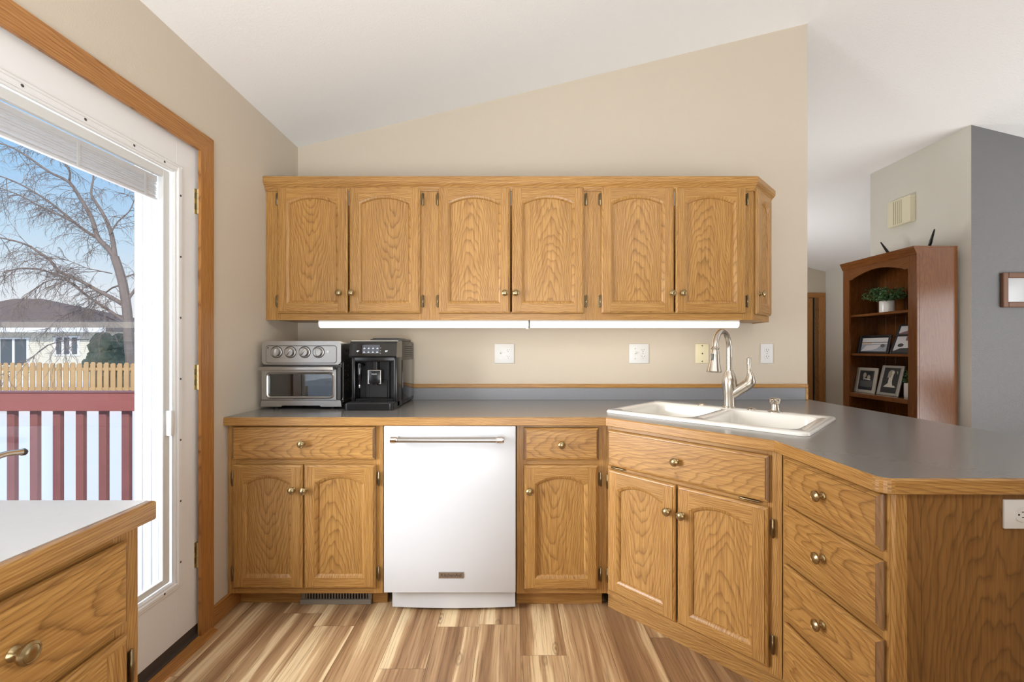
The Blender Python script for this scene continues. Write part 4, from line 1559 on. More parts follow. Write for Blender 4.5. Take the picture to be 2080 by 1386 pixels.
# ------------------------------------------------------------------ coffee machine
KY = 2.235
ka, kb = -0.828, -0.592
kw = kb - ka
root = thing('coffee_machine', 'black automatic coffee machine with a touch panel and milk frother', 'coffee machine', ((ka + kb) / 2, 2.42, CT))
Mk = frame_at(ka, KY, 0)
kt = CT + 0.349
kb_ = 0.365
mb = MB(Mk)
mb.box(0.0, kw, 0.085, kb_, CT + 0.006, kt - 0.004, 0.010, seg=3)
mb.box(0.0, 0.020, -0.006, 0.10, CT + 0.03, CT + 0.27, 0.006, seg=2)
mb.box(kw - 0.020, kw, -0.006, 0.10, CT + 0.006, CT + 0.27, 0.006, seg=2)
mb.box(0.004, kw - 0.004, -0.004, 0.09, CT + 0.238, CT + 0.272, 0.006, seg=2)
mb.box(0.02, kw - 0.02, 0.0, 0.09, CT + 0.006, CT + 0.05, 0.002)
bd = mb.build('body', BLACK, root)
mb = MB(Mk)
pf = [(-0.022, CT + 0.262), (-0.026, CT + 0.270), (-0.014, kt - 0.016), (-0.004, kt - 0.004), (0.016, kt), (0.09, kt), (0.09, CT + 0.262)]
mb.prism(pf, -0.003, kw + 0.001, 'yz')
cp = mb.build('control_panel', BLACKG, root)
lean = math.atan2(0.012, kt - 0.016 - CT - 0.270)
Mc = Mk @ Matrix.Translation((0, -0.0262, CT + 0.270)) @ Matrix.Rotation(-lean, 4, 'X')
mb = MB(Mc)
hh = kt - 0.016 - CT - 0.270
dx0_, dx1_ = 0.062, 0.150
mb.box(dx0_, dx1_, -0.0006, 0.001, 0.012, hh - 0.006)
ds = mb.build('display', PANELGREY, cp)
mb = MB(Mc)
for i in range(4):
    for j in range(2):
        x = dx0_ + 0.011 + i * 0.022
        z = 0.019 + j * 0.019
        mb.box(x - 0.005, x + 0.003, -0.0011, -0.0006, z - 0.003, z + 0.002)
        mb.box(x + 0.003, x + 0.0055, -0.0011, -0.0006, z - 0.001, z + 0.001)
        mb.box(x - 0.002, x + 0.001, -0.0011, -0.0006, z + 0.004, z + 0.006)
for z in (0.012, 0.026, 0.040):
    mb.box(0.1535, 0.156, -0.0009, 0.0, z, z + 0.002)
for x in (0.038, 0.183):
    mb.lathe([(0.0045, 0), (0.0045, 0.0006)], Matrix.Translation((x, -0.0001, 0.024)) @ FACE_Y, 12)
    mb.box(x + 0.003, x + 0.009, -0.0008, 0, 0.024, 0.028)
mb.build('icon', ICON, ds)
mb = MB(Mk)
mb.box(0.055, kw - 0.055, 0.05, 0.09, CT + 0.048, CT + 0.242, 0.003)
mb.box(0.020, 0.056, 0.066, 0.09, CT + 0.048, CT + 0.242, 0.002)
mb.box(kw - 0.056, kw - 0.02, 0.066, 0.09, CT + 0.048, CT + 0.242, 0.002)
mb.box(0.075, kw - 0.065, 0.046, 0.06, CT + 0.05, CT + 0.145, 0.002)
mb.build('brew_bay', BLACKM, root)
mb = MB(Mk)
mb.box(0.088, 0.152, -0.012, 0.055, CT + 0.128, CT + 0.196, 0.005, seg=2)
mb.box(0.106, 0.130, 0.0, 0.055, CT + 0.19, CT + 0.245, 0.004)
for x in (0.108, 0.132):
    mb.lathe([(0.005, 0), (0.007, 0.014)], Matrix.Translation((x, 0.014, CT + 0.118)), 12)
sp_ = mb.build('spout', BLACK, root)
mb = MB(Mk)
for a, b_, c, d in ((0.086, 0.091, CT + 0.128, CT + 0.199), (0.149, 0.154, CT + 0.128, CT + 0.199), (0.086, 0.154, CT + 0.194, CT + 0.199), (0.086, 0.096, CT + 0.126, CT + 0.131), (0.144, 0.154, CT + 0.126, CT + 0.131)):
    mb.box(a, b_, -0.014, -0.004, c, d, 0.0015)
mb.build('chrome_trim', CHROME, sp_)
text('lettering', 'PHILIPS', 0.0085, Mk @ Matrix.Translation((0.120, -0.0125, CT + 0.176)) @ FACE_Y, ICON, sp_)
mb = MB(Mk)
mb.lathe([(0.010, 0), (0.010, 0.05)], Matrix.Translation((0.040, 0.062, CT + 0.222)) @ FACE_Y, 16)
mb.lathe([(0.003, -0.075), (0.007, -0.070), (0.008, -0.045), (0.0105, -0.040), (0.0115, 0.0), (0.0115, 0.035), (0.009, 0.042)], Matrix.Translation((0.040, 0.004, CT + 0.19)), 18)
fr_ = mb.build('milk_frother', BLACKG, root)
mb = MB(Mk)
mb.lathe([(0.005, -0.086), (0.0065, -0.082), (0.0065, -0.068)], Matrix.Translation((0.040, 0.004, CT + 0.19)), 16)
mb.build('frother_tip', CHROME, fr_)
mb = MB(Mk)
ty = -0.085
pl = [(p[0], p[1]) for p in rrect(-0.010, kw + 0.0, ty, 0.055, 0.018, 5)]
mb.prism(pl, CT + 0.006, CT + 0.034, 'xy')
mb.prism(inset(pl, 0.004), CT + 0.0, CT + 0.007, 'xy')
dt = mb.build('drip_tray', BLACK, root)
mb = MB(Mk)
lo = inset(pl, 0.006)
mb.prism(lo, CT + 0.034, CT + 0.0355, 'xy', mat=0)
for i in range(16):
    x = 0.012 + (kw - 0.03) * i / 15
    mb.box(x - 0.002, x + 0.002, ty + 0.014, 0.0, CT + 0.0355, CT + 0.037)
mb.build('drip_grate', DARKGREY, dt)
mb = MB(Mk)
mb.box(kw - 0.001, kw + 0.002, 0.10, kb_ - 0.012, CT + 0.03, CT + 0.245, 0.004, seg=2)
mb.build('water_tank_panel', BLACKG, root)
mb = MB(Mk)
for i in range(12):
    for j in range(6):
        mb.box(kw - 0.0002, kw + 0.0006, 0.15 + i * 0.014, 0.156 + i * 0.014, CT + 0.262 + j * 0.011, CT + 0.266 + j * 0.011)
mb.build('speaker_vent', BLACKM, bd)
mb = MB(Mk)
mb.box(0.055, kw - 0.012, 0.12, 0.345, kt - 0.005, kt + 0.010, 0.005, seg=2)
mb.box(0.065, kw - 0.04, 0.13, 0.335, kt + 0.009, kt + 0.016, 0.003, seg=2)
mb.build('bean_lid', DARKGREY, root)

# ------------------------------------------------------------------ bookcase in the living room
BX0, BX1 = 2.93, 3.225
BY0, BY1 = 3.16, 3.87
BT = 1.94
root = thing('bookcase', 'tall cherry bookcase with an arched top, standing in the living room', 'bookcase', ((BX0 + BX1) / 2, (BY0 + BY1) / 2, 0))
mb = MB()
mb.box(BX0 + 0.02, BX1, BY0, BY0 + 0.020, 0, BT - 0.012, 0.001, 2)
mb.build('side_panel', CHERRY, root)
mb = MB()
mb.box(BX0 + 0.02, BX1, BY1 - 0.020, BY1, 0, BT - 0.012, 0.001, 2)
mb.build('side_panel', CHERRY, root)
mb = MB()
ny = 7
for i in range(ny):
    a = BY0 + 0.02 + (BY1 - BY0 - 0.04) * i / ny
    b_ = BY0 + 0.02 + (BY1 - BY0 - 0.04) * (i + 1) / ny
    mb.box(BX1 - 0.012, BX1, a, b_ - 0.0012, 0.08, BT - 0.012, 0.001, 2)
mb.build('back_panel', CHERRY, root)
for (a, b_) in ((BY0, BY0 + 0.075), (BY1 - 0.070, BY1)):
    mb = MB()
    mb.box(BX0, BX0 + 0.021, a, b_, 0, BT - 0.012, 0.003, 2)
    for z in (1.84, 1.80, 0.74, 0.70):
        mb.lathe([(0.0035, 0), (0.003, 0.0015)], Matrix.Translation((BX0, (a + b_) / 2, z)) @ Matrix.Rotation(-PI / 2, 4, 'Y'), 10)
    mb.build('post', CHERRY, root)
mb = MB()                                    # arched apron
ya, yb = BY0 + 0.075, BY1 - 0.070
pts = [(ya, 1.787), (ya + 0.03, 1.787), (ya + 0.055, 1.800)]
for k in range(1, 14):
    t = k / 14
    y = ya + 0.055 + (yb - ya - 0.11) * t
    pts.append((y, 1.800 + 0.042 * math.sin(PI * t)))
pts += [(yb - 0.055, 1.800), (yb - 0.03, 1.787), (yb, 1.787), (yb, BT - 0.04), (ya, BT - 0.04)]
mb.prism(pts, BX0 + 0.003, BX0 + 0.021, 'yz', 1)
mb.build('apron', CHERRY, root)
mb = MB()
prof = [(-0.02, -0.058), (0.003, -0.058), (0.008, -0.045), (0.020, -0.018), (0.024, -0.008), (0.026, 0.0), (-0.02, 0.0)]
mb.sweep([(BX0, BY1 + 0.0015), (BX0, BY0 - 0.0015)], [(o_, h) for o_, h in prof], BT)
mb.box(BX0 - 0.02, BX1, BY0 - 0.001, BY1 + 0.001, BT - 0.0135, BT - 0.0004, 0.001, 1)
mb.build('cornice', CHERRY, root)
SH = [(1.485, 0.020), (1.152, 0.020), (0.815, 0.035), (0.45, 0.02), (0.09, 0.03)]
for z, th in SH:
    mb = MB()
    mb.box(BX0 + (0.024 if th < 0.03 else 0.002), BX1 - 0.012, BY0 + (0.021 if th < 0.03 else 0.077), BY1 - (0.021 if th < 0.03 else 0.072), z - th, z, 0.002, 1)
    mb.build('shelf', CHERRY, root)


def foliage(mb, base, n, spread, up, leaf, seed, droop=0.6, arc=(0, 2 * PI)):
    r = random.Random(seed)
    for i in range(n):
        a = r.uniform(*arc)
        L = spread * r.uniform(0.5, 1.0)
        h = up * r.uniform(0.25, 1.0)
        pts = []
        for k in range(8):
            t = k / 7
            pts.append(base + Vector((math.cos(a) * L * t, math.sin(a) * L * t, h * (1.6 * t - droop * 1.6 * t * t) + r.uniform(-0.004, 0.004))))
        mb.tube(pts, [0.0012] * 8, 4, 1)
        for k in range(1, 8):
            for s in range(4):
                p = pts[k] + Vector((r.uniform(-1, 1), r.uniform(-1, 1), r.uniform(-1, 1))) * leaf * 0.6
                d = Vector((r.uniform(-1, 1), r.uniform(-1, 1), r.uniform(-0.6, 0.8))).normalized()
                sd = d.cross(Vector((r.uniform(-1, 1), r.uniform(-1, 1), r.uniform(-1, 1)))).normalized()
                nn = d.cross(sd)
                l = leaf * r.uniform(0.6, 1.2)
                mb.add([p, p + d * l * 0.5 + sd * l * 0.28 + nn * l * 0.06, p + d * l, p + d * l * 0.5 - sd * l * 0.28 + nn * l * 0.06], [(0, 1, 2, 3)], 2, 0)


def potted(label, x, y, z, r, h, n, spread, up, leaf, seed, **kw):
    root = thing('potted_plant', label, 'plant', (x, y, z), 'potted plants in the bookcase')
    mb = MB()
    mb.lathe([(r * 0.94, 0), (r, 0.004), (r, h - 0.003), (r * 0.97, h), (r * 0.90, h), (r * 0.90, h - 0.018), (0.001, h - 0.018)], Matrix.Translation((x, y, z)), 28)
    mb.build('pot', POT, root)
    mb = MB()
    mb.lathe([(r * 0.88, h - 0.0175), (r * 0.5, h - 0.012), (0.001, h - 0.010)], Matrix.Translation((x, y, z)), 20)
    mb.build('soil', SOIL, root)
    mb = MB()
    foliage(mb, Vector((x, y, z + h - 0.012)), n, spread, up, leaf, seed, **kw)
    mb.build('foliage', [LEAF, STEMM], root)


py_ = 3.56
potted('white pot with a spreading leafy plant on the top shelf of the bookcase', 3.055, py_, 1.485, 0.050, 0.097, 54, 0.150, 0.165, 0.021, 3)
potted('small white potted plant half hidden behind the right post of the bookcase', 3.075, 3.375, 0.815, 0.036, 0.11, 20, 0.055, 0.16, 0.020, 5)


def stand_frame(label, y0, y1, x, z, h, lean, mat, border, art, name='photo_frame', rail=None):
    """Frame on a shelf facing -x (towards the kitchen), leaning back by lean metres over its height."""
    root = thing(name, label, 'picture frame', (x, (y0 + y1) / 2, z), 'framed photos in the bookcase')
    ang = math.atan2(lean, h)
    L = math.hypot(h, lean)
    # local: x along -y (viewer's left to right), y = depth away from viewer, z up
    M = Matrix.Translation((x, y1, z)) @ Matrix.Rotation(-PI / 2, 4, 'Z') @ Matrix.Rotation(-ang, 4, 'X')
    w_ = y1 - y0
    mb = MB(M)
    bl, bb_ = border
    mb.box(0, bl, 0, 0.014, 0, L, 0.003, 2)
    mb.box(w_ - bl, w_, 0, 0.014, 0, L, 0.003, 2)
    mb.box(bl, w_ - bl, 0, 0.014, 0, bb_, 0.003, 0)
    mb.box(bl, w_ - bl, 0, 0.014, L - bb_, L, 0.003, 0)
    if rail:
        mb.box(bl, w_ - bl, 0, 0.014, L * rail - 0.008, L * rail + 0.008, 0.003, 0)
    mb.build('frame', mat, root)
    mb = MB(M)
    mb.box(bl - 0.003, w_ - bl + 0.003, 0.009, 0.012, bb_ - 0.003, L - bb_ + 0.003)
    back = mb.build('backing', PH_DARK, root)
    mb = MB(M)
    mb.prism([(0.011, L * 0.7), (0.014, L * 0.7), (0.075 + lean * 0.3, 0.012), (0.070 + lean * 0.3, 0.012)], w_ / 2 - 0.02, w_ / 2 + 0.02, 'yz')
    mb.build('strut', FRAMEB, root)
    mats = []
    mb = MB(M)
    d = 0.0088
    for poly, m_ in art(w_, L):
        if m_ not in mats:
            mats.append(m_)
        mb.add([(p[0], d, p[1]) for p in poly], [tuple(range(len(poly)))], 2, mats.index(m_))
        d -= 0.0003
    mb.build('photo', mats, root)
    return root


def ell(cx, cz, rx, rz, n=16):
    return [(cx + rx * math.cos(2 * PI * k / n), cz + rz * math.sin(2 * PI * k / n)) for k in range(n)]


def rect(x0, x1, z0, z1):
    return [(x0, z0), (x1, z0), (x1, z1), (x0, z1)]


def art_lake(w_, L):
    a, b_, c, d = 0.034, w_ - 0.030, 0.020, L - 0.024
    hgt = d - c
    return [(rect(a, b_, c, d), PH_LAKE), (rect(a, b_, c + hgt * 0.55, d), PH_SKY), (rect(a, a + (b_ - a) * 0.4, c + hgt * 0.56, c + hgt * 0.70), PH_PEACH),
            (rect(a, b_, c + hgt * 0.66, c + hgt * 0.70), PH_DARK),
            ([(a, c), (a + (b_ - a) * 0.5, c), (a + (b_ - a) * 0.8, c + hgt * 0.5), (a + (b_ - a) * 0.2, c + hgt * 0.45)], PH_SKY),
            ([(a, c), (b_, c), (b_, c + hgt * 0.3), (a + (b_ - a) * 0.45, c + hgt * 0.12)], PH_LAKE),
            (ell(a + (b_ - a) * 0.84, c + hgt * 0.42, 0.022, 0.014), PH_GREY)]


def art_two(w_, L):
    a, b_ = 0.016, w_ - 0.016
    return [(rect(a, b_, 0.014, L * 0.60), PH_SKY), (rect(a, b_, L * 0.66, L - 0.014), PH_SKY),
            ([(a, L * 0.66), (b_, L * 0.66), (b_, L * 0.85), ((a + b_) / 2, L * 0.80), (a, L * 0.70)], PH_MAUVE),
            ([(a, 0.014), (b_, 0.014), (b_, L * 0.22), (a + 0.06, L * 0.2), (a, L * 0.10)], PH_DARK), (ell((a + b_) / 2 - 0.03, L * 0.30, 0.026, 0.015), PH_DARK),
            (rect((a + b_) / 2, b_, L * 0.45, L * 0.60), PH_MAUVE)]


def art_couple(w_, L):
    a, b_, c, d = 0.048, w_ - 0.048, 0.056, L - 0.030
    m_ = (a + b_) / 2
    q = L / 0.22
    return [(rect(a - 0.004, b_ + 0.004, c - 0.004, d + 0.004), PH_GREY), (rect(a, b_, c, d), PH_DARK), (rect(a, b_, c, c + 0.05), PH_GREY),
            (ell(m_ - 0.024, d - 0.034, 0.018, 0.022), PH_SKIN), (ell(m_ + 0.020, d - 0.052, 0.017, 0.020), PH_SKIN),
            ([(m_ - 0.030, c + 0.062), (m_ + 0.046, c + 0.056), (m_ + 0.040, d - 0.068), (m_ - 0.02, d - 0.062)], PH_WHITE),
            (ell(m_ - 0.027, d - 0.056, 0.010, 0.020), PH_SKIN)]


def art_bride(w_, L):
    a, b_, c, d = 0.034, w_ - 0.036, 0.062, L - 0.024
    m_ = (a + b_) / 2
    return [(rect(a, b_, c, d), PH_DARK), ([(a + 0.008, c + 0.008), (b_ - 0.010, c + 0.008), (m_ + 0.02, c + 0.045), (m_ + 0.018, d - 0.05), (m_ - 0.02, d - 0.05), (m_ - 0.022, c + 0.04)], PH_WHITE),
            ([(m_ - 0.012, d - 0.012), (m_ + 0.012, d - 0.016), (m_ - 0.006, d - 0.075), (m_ - 0.036, d - 0.078), (m_ - 0.034, d - 0.03)], PH_SKIN),
            (ell(m_ + 0.010, d - 0.034, 0.012, 0.016), PH_WHITE), (ell(m_ + 0.044, d - 0.036, 0.010, 0.016), PH_SKIN), (ell(m_ + 0.034, c + 0.08, 0.020, 0.06), PH_DARK)]


stand_frame('wide black frame with a lake photo on the middle shelf of the bookcase', 3.495, 3.815, 3.005, 1.152, 0.155, 0.030, FRAMEB, (0.022, 0.016), art_lake)
stand_frame('leaning black frame holding two dusk photos on the middle shelf, partly behind the right post', 3.285, 3.485, 3.005, 1.152, 0.235, 0.085, FRAMEB, (0.014, 0.012), art_two, rail=0.63)
stand_frame('square pale silver frame with a photo of two people on the lower shelf', 3.630, 3.845, 3.005, 0.815, 0.215, 0.036, SILVERF, (0.030, 0.026), art_couple)
stand_frame('taller grey silver frame with a photo of a bride on the lower shelf', 3.420, 3.622, 3.015, 0.815, 0.242, 0.058, SILVERF2, (0.026, 0.022), art_bride)

# router with two aerials on the top of the bookcase
root = thing('router', 'black router with two splayed aerials on top of the bookcase', 'router', (3.10, 3.41, BT))
mb = MB()
mb.box(3.06, 3.17, 3.27, 3.55, BT + 0.004, BT + 0.026, 0.006, seg=2)
mb.box(3.07, 3.16, 3.29, 3.53, BT, BT + 0.006, 0.001)
mb.build('body', BLACK, root)
for p0, p1 in (((3.10, 3.575, BT + 0.012), (3.085, 3.655, 2.085)), ((3.10, 3.245, BT + 0.012), (3.085, 3.188, 2.068))):
    mb = MB()
    p0, p1 = Vector(p0), Vector(p1)
    mb.tube([p0, p0.lerp(p1, 0.25), p0.lerp(p1, 0.9), p1], [0.009, 0.011, 0.006, 0.004], 8)
    q = Vector((3.10, 3.54 if p0.y > 3.4 else 3.28, BT + 0.015))
    mb.tube([q, p0], 0.008, 8)
    mb.build('aerial', BLACK, root)

# door chime on the off-white wall
cy0_, cy1_ = 3.527, 3.742
root = thing('door_chime', 'cream door chime box with vertical slots, high on the off-white wall', 'door chime', (LX, (cy0_ + cy1_) / 2, 2.33))
mb = MB()
mb.box(LX - 0.045, LX - 0.0005, cy0_, cy1_, 2.225, 2.442, 0.004, seg=2)
mb.build('cover', CREAM, root)
mb = MB()
for i in range(5):
    y = (cy0_ + cy1_) / 2 - 0.026 + i * 0.018
    mb.box(LX - 0.0462, LX - 0.0448, y - 0.002, y + 0.002, 2.235, 2.43)
mb.build('slot', pbr('cream_slot', (0.30, 0.27, 0.18), 0.7), root)

# framed picture on the grey wall
fx0 = mx(2031, LY0)
root = thing('wall_picture', 'brown framed picture on the dark grey wall at the right edge', 'picture', (fx0 + 0.17, LY0, 1.60))
fz0, fz1 = mz(625, LY0), mz(555, LY0)
fx1 = fx0 + 0.36
mb = MB()
y0, y1 = LY0 - 0.024, LY0 - 0.001
bw = 0.038
mb.box(fx0, fx0 + bw, y0, y1, fz0, fz1, 0.004, 2)
mb.box(fx1 - bw, fx1, y0, y1, fz0, fz1, 0.004, 2)
mb.box(fx0 + bw, fx1 - bw, y0, y1, fz0, fz0 + bw, 0.004, 0)
mb.box(fx0 + bw, fx1 - bw, y0, y1, fz1 - bw, fz1, 0.004, 0)
mb.build('frame', FRAMEBR, root)
mb = MB()
mb.box(fx0 + bw - 0.002, fx1 - bw + 0.002, y0 + 0.010, y0 + 0.014, fz0 + bw - 0.002, fz1 - bw + 0.002)
mb.build('print', pbr('glazed_print', (0.42, 0.43, 0.44), 0.12), root)

# door at the end of the hall
HY = 6.80
root = thing('door_2', 'oak door standing ajar at the end of the hall', 'door', (4.5, HY, 0), kind='structure')
mb = MB()
zt = mz(605, HY)
mb.box(4.02, 4.66, HY - 0.03, HY - 0.006, 0.01, zt - 0.01, 0.003, 2)
mb.build('door_slab', OAK_CASING, root)
mb = MB()
mb.box(4.62, 4.70, HY - 0.005, HY - 0.001, 0.0, zt)
mb.build('gap', DARK, root)
mb = MB()
mb.box(4.70, 4.765, HY - 0.012, HY - 0.001, 0.0, zt, 0.002, 2)
mb.build('jamb', OAK_PANEL, root)
mb = MB()
mb.box(4.765, 4.865, HY - 0.018, HY - 0.0005, 0, zt, 0.003, 2)
mb.box(3.92, 4.865, HY - 0.018, HY - 0.0005, zt, zt + 0.075, 0.003, 0)
mb.box(3.92, 4.02, HY - 0.018, HY - 0.0005, 0, zt, 0.003, 2)
structure('trim_6', mb, OAK_CASING, 'oak casing of the door at the end of the hall', 'door casing')

# ------------------------------------------------------------------ outdoors
GZ = -0.80
mb = MB()
mb.add([(-80, -30, GZ), (-1.6, -30, GZ), (-1.6, 90, GZ), (-80, 90, GZ)], [(0, 1, 2, 3)])
tag(mb.build('snow_ground', SNOW), 'white snow covering the back yard', 'snow', kind='structure')
mb = MB()
for i in range(26):
    y = -1.2 + i * 0.145
    mb.box(-7.5, -1.62, y, y + 0.138, -0.16, -0.125, 0.003)
tag(mb.build('deck', REDPAINT), 'red painted wooden deck outside the patio door', 'deck', kind='structure')

RY = 3.60
root = thing('deck_railing', 'barn red deck railing with square balusters outside the patio door', 'railing', (-4.5, RY, -0.125))
mb = MB()
mb.box(-7.5, -1.9, RY - 0.02, RY + 0.02, mz(835, RY), mz(797, RY) - 0.002, 0.004)
mb.box(-7.5, -1.9, RY - 0.03, RY + 0.11, mz(797, RY) - 0.002, mz(797, RY) + 0.002, 0.001)
mb.build('top_rail', REDPAINT, root)
sp = 46.9 / F * RY
x = mx(14.5, RY)
k = -9
while True:
    xx = x + k * sp
    k += 1
    if xx > -2.0:
        break
    if xx < -7.4:
        continue
    mb = MB()
    mb.box(xx - 0.031, xx + 0.031, RY + 0.022, RY + 0.060, -0.40, mz(800, RY), 0.003)
    mb.build('baluster', REDSHADE, root)

FYD = 14.0
root = thing('picket_fence', 'tan cedar fence of overlapping pickets across the yard', 'fence', (-13, FYD, GZ))
fs0 = 13.6 / F * FYD
k = 0
r_ = random.Random(11)
xx = mx(-40, FYD)
mb2 = MB()
while xx < mx(330, FYD):
    mb = MB()
    j = r_.uniform(-0.02, 0.02)
    w_ = 0.072
    zt = mz(737, FYD) + j
    mb.prism([(xx - w_, GZ), (xx + w_, GZ), (xx + w_, zt - 0.04), (xx + w_ - 0.03, zt), (xx - w_ + 0.03, zt), (xx - w_, zt - 0.04)], FYD - 0.045, FYD - 0.025, 'xz')
    mb.build('picket', CEDAR, root)
    mb2.prism([(xx + fs0 / 2 - w_, GZ), (xx + fs0 / 2 + w_, GZ), (xx + fs0 / 2 + w_, zt - 0.06), (xx + fs0 / 2 - w_, zt - 0.06)], FYD + 0.045, FYD + 0.065, 'xz')
    xx += fs0
mb2.build('rear_pickets', CEDAR, root)
mb = MB()
for z in (mz(750, FYD), mz(790, FYD), GZ + 0.3):
    mb.box(mx(-60, FYD), mx(340, FYD), FYD - 0.025, FYD + 0.045, z - 0.045, z + 0.045)
mb.build('fence_rail', CEDAR, root)

HYD = 27.0
root = thing('house', 'cream sided neighbour house with a grey hip roof beyond the fence', 'house', (-30, HYD, GZ))
hx0, hx1 = mx(-260, HYD), mx(192, HYD)
ez = mz(672, HYD)
mb = MB()
mb.box(hx0, hx1, HYD, HYD + 9, GZ, ez)
mb.build('wall', SIDING, root)
mb = MB()
rx0, rx1, rz = hx0 - 0.6, mx(215, HYD - 0.6), mz(607, HYD + 4.2)
ry0, ry1 = HYD - 0.6, HYD + 9.6
rid0, rid1 = hx0 + 4.0, mx(85, HYD + 4.2)
vs = [(rx0, ry0, ez), (rx1, ry0, ez), (rx1, ry1, ez), (rx0, ry1, ez), (rid0, HYD + 4.2, rz), (rid1, HYD + 4.2, rz)]
mb.add(vs, [(0, 1, 5, 4), (1, 2, 5), (2, 3, 4, 5), (3, 0, 4), (0, 3, 2, 1)])
mb.build('roof', SHINGLE, root)
mb = MB()
mb.box(rx0, rx1, ry0 - 0.06, ry0, ez - 0.12, ez + 0.16)
mb.build('gutter', SIDINGW, root)


def house_window(px0, px1, py0, py1, n, y):
    x0, x1, z0, z1 = mx(px0, y), mx(px1, y), mz(py1, y), mz(py0, y)
    mb = MB()
    mb.box(x0 - 0.09, x1 + 0.09, y - 0.06, y - 0.002, z1, z1 + 0.09)
    mb.box(x0 - 0.09, x1 + 0.09, y - 0.06, y - 0.002, z0 - 0.09, z0)
    for i in range(n + 1):
        x = x0 + (x1 - x0) * i / n
        mb.box(x - 0.07, x + 0.07, y - 0.06, y - 0.002, z0, z1)
    f = mb.build('window', SIDINGW, root)
    mb = MB()
    mb.box(x0, x1, y - 0.025, y - 0.015, z0, z1)
    mb.build('window_pane', DARKGLASS, f)


house_window(113, 161, 686, 720, 3, HYD)
house_window(0, 58, 689, 742, 2, HYD)
house_window(-120, -60, 689, 725, 2, HYD)

HY2 = 45.0
root = thing('house', 'white house half hidden behind the tree trunk', 'house', (-37, HY2, GZ))
mb = MB()
x0, x1 = mx(243, HY2), mx(330, HY2)
mb.box(x0, x1, HY2, HY2 + 6, GZ, mz(682, HY2))
mb.build('wall', SIDINGW, root)
mb = MB()
xm = (x0 + x1) / 2
mb.prism([(x0 - 0.5, mz(684, HY2)), (x1 + 0.5, mz(684, HY2)), (xm, mz(640, HY2))], HY2 - 0.4, HY2 + 6, 'xz')
mb.build('roof', pbr('snowy_roof', (0.72, 0.73, 0.75), 0.8), root)
mb = MB()
mb.box(mx(250, HY2), mx(254, HY2), HY2 - 0.05, HY2, mz(704, HY2), mz(694, HY2))
mb.build('window_pane', DARKGLASS, root)

r_ = random.Random(4)
mb = MB()
bm = bmesh.new()
sh0 = at(222, 735, 22.0)
for i in range(30):
    c = sh0 + Vector((r_.uniform(-0.75, 0.7), r_.uniform(-0.5, 0.5), r_.uniform(-0.5, 1.1)))
    c.x += -0.15 * max(0, c.z - sh0.z)
    rr_ = r_.uniform(0.28, 0.5)
    bm2 = bmesh.new()
    bmesh.ops.create_icosphere(bm2, subdivisions=2, radius=rr_)
    for v in bm2.verts:
        v.co *= 1 + r_.uniform(-0.22, 0.22)
        v.co += c
    bm2.verts.index_update()
    mb.add([v.co.copy() for v in bm2.verts], [[v.index for v in f.verts] for f in bm2.faces])
    bm2.free()
mb.box(sh0.x - 0.7, sh0.x + 0.7, sh0.y - 0.3, sh0.y + 0.3, GZ, sh0.z)
bm.free()
o = mb.build('evergreen_shrub', EVERG, loc=(sh0.x, sh0.y, GZ))
tag(o, 'dark evergreen shrub beside the neighbour house', 'shrub')

# bare tree behind the fence
TY = 15.5
troot = thing('bare_tree', 'large bare leafless tree with drooping twigs behind the fence', 'tree', (mx(266, TY), TY, GZ))
limbs = [
    ([(269, 800), (266, 735), (262, 690), (258, 630), (248, 570), (233, 522)], (0.17, 0.13, 0), 0.0),
    ([(233, 522), (215, 500), (198, 482), (187, 445), (163, 403), (140, 370), (101, 350), (61, 322), (25, 300), (-20, 285)], (0.095, 0.02, 0), -0.4),
    ([(233, 520), (227, 478), (212, 440), (195, 412), (185, 393), (190, 356), (180, 335)], (0.085, 0.015, 0), 0.5),
    ([(140, 370), (142, 350), (130, 330), (112, 312), (70, 300)], (0.035, 0.012, 0), -0.2),
    ([(198, 484), (172, 468), (150, 451), (125, 430), (101, 411), (70, 391), (40, 374), (0, 358), (-40, 350)], (0.055, 0.018, 0), 0.8),
    ([(150, 451), (115, 435), (81, 419), (40, 397), (0, 382), (-30, 372)], (0.035, 0.014, 0), 0.5),
    ([(252, 620), (225, 604), (194, 588), (158, 568), (121, 552), (101, 528), (75, 510), (48, 495), (0, 483), (-40, 476)], (0.075, 0.02, 0), -1.0),
    ([(262, 658), (235, 640), (205, 620), (182, 605), (150, 580), (121, 560), (80, 548), (40, 545), (5, 555)], (0.06, 0.014, 0), -0.6),
    ([(262, 672), (245, 660), (226, 649), (200, 640), (174, 633), (150, 634), (133, 641), (110, 655), (95, 672)], (0.045, 0.010, 0), 1.0),
    ([(244, 580), (228, 585), (212, 597), (200, 602), (180, 622), (160, 640)], (0.035, 0.008, 0), 1.2),
    ([(246, 566), (275, 556), (310, 545), (340, 560)], (0.03, 0.01, 0), 0.4),
    ([(228, 556), (200, 550), (174, 544), (140, 530), (110, 525)], (0.022, 0.007, 0), -0.9),
    ([(222, 478), (240, 450), (262, 430), (275, 400), (280, 370)], (0.03, 0.010, 0), 0.2),
    ([(258, 610), (280, 580), (300, 540), (310, 500)], (0.06, 0.02, 0), 0.6),
    ([(160, 585), (140, 572), (110, 568), (80, 580), (55, 600), (35, 615)], (0.025, 0.008, 0), -1.4),
    ([(100, 700), (70, 722), (40, 745), (0, 762), (-40, 770)], (0.016, 0.008, 0), -2.2),
    ([(180, 690), (150, 690), (120, 695), (95, 702)], (0.018, 0.014, 0), -2.0),
]
twigs = MB()
rt = random.Random(21)


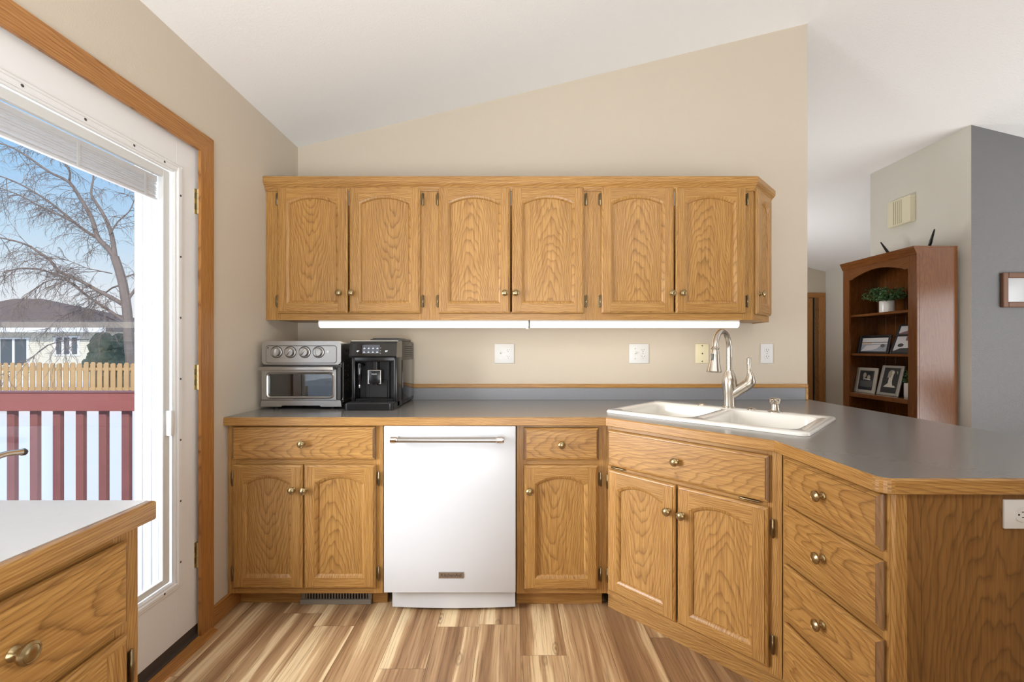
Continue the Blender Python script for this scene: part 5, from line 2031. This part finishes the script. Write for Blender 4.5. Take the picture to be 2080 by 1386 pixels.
def twig(p, d, L, r, depth):
    pts = [p]
    q = p
    n = 6
    for i in range(n):
        d = (d + Vector((rt.uniform(-0.35, 0.35), rt.uniform(-0.35, 0.35), rt.uniform(-0.38, 0.22) - 0.05))).normalized()
        q = q + d * (L / n)
        pts.append(q)
        if depth > 0 and rt.random() < 0.75:
            twig(q, (d + Vector((rt.uniform(-0.9, 0.9), rt.uniform(-0.9, 0.9), rt.uniform(-0.9, 0.4)))).normalized(), L * rt.uniform(0.35, 0.65), r * 0.6, depth - 1)
    twigs.tube(pts, [r * (1 - 0.7 * i / n) for i in range(n + 1)], 4)


for li, (pl, (ra, rb_, _), dy) in enumerate(limbs):
    n = len(pl)
    pts = []
    for i, (px, py) in enumerate(pl):
        t = i / (n - 1)
        pts.append(at(px, py, TY + dy * t))
    # smooth the path a little
    fine = []
    for i in range(n - 1):
        for s in range(3):
            t = s / 3
            p_1, p0, p1, p2 = pts[max(i - 1, 0)], pts[i], pts[i + 1], pts[min(i + 2, n - 1)]
            fine.append(0.5 * ((2 * p0) + (p1 - p_1) * t + (2 * p_1 - 5 * p0 + 4 * p1 - p2) * t * t + (3 * p0 - p_1 - 3 * p1 + p2) * t * t * t))
    fine.append(pts[-1])
    m_ = len(fine)
    mb = MB()
    mb.tube(fine, [ra + (rb_ - ra) * (i / (m_ - 1)) ** 0.8 for i in range(m_)], 10)
    mb.build('trunk' if li == 0 else 'branch', BARK, troot)
    if li == 0:
        continue
    for i in range(2, m_, 1):
        for _ in range(2 if rt.random() < 0.25 else 1):
            d = (fine[i] - fine[i - 1]).normalized()
            dd = (d * 0.7 + Vector((rt.uniform(-0.8, 0.6), rt.uniform(-0.8, 0.8), rt.uniform(-0.9, 0.7)))).normalized()
            twig(fine[i], dd, rt.uniform(0.5, 1.25), 0.011, 2)
tw = twigs.build('twigs', BARK, troot)
tw['kind'] = 'stuff'
mb = MB()
mb.tube([(mx(269, TY), TY, GZ), at(269, 800, TY)], [0.22, 0.17], 12)
mb.build('trunk_base', BARK, troot)
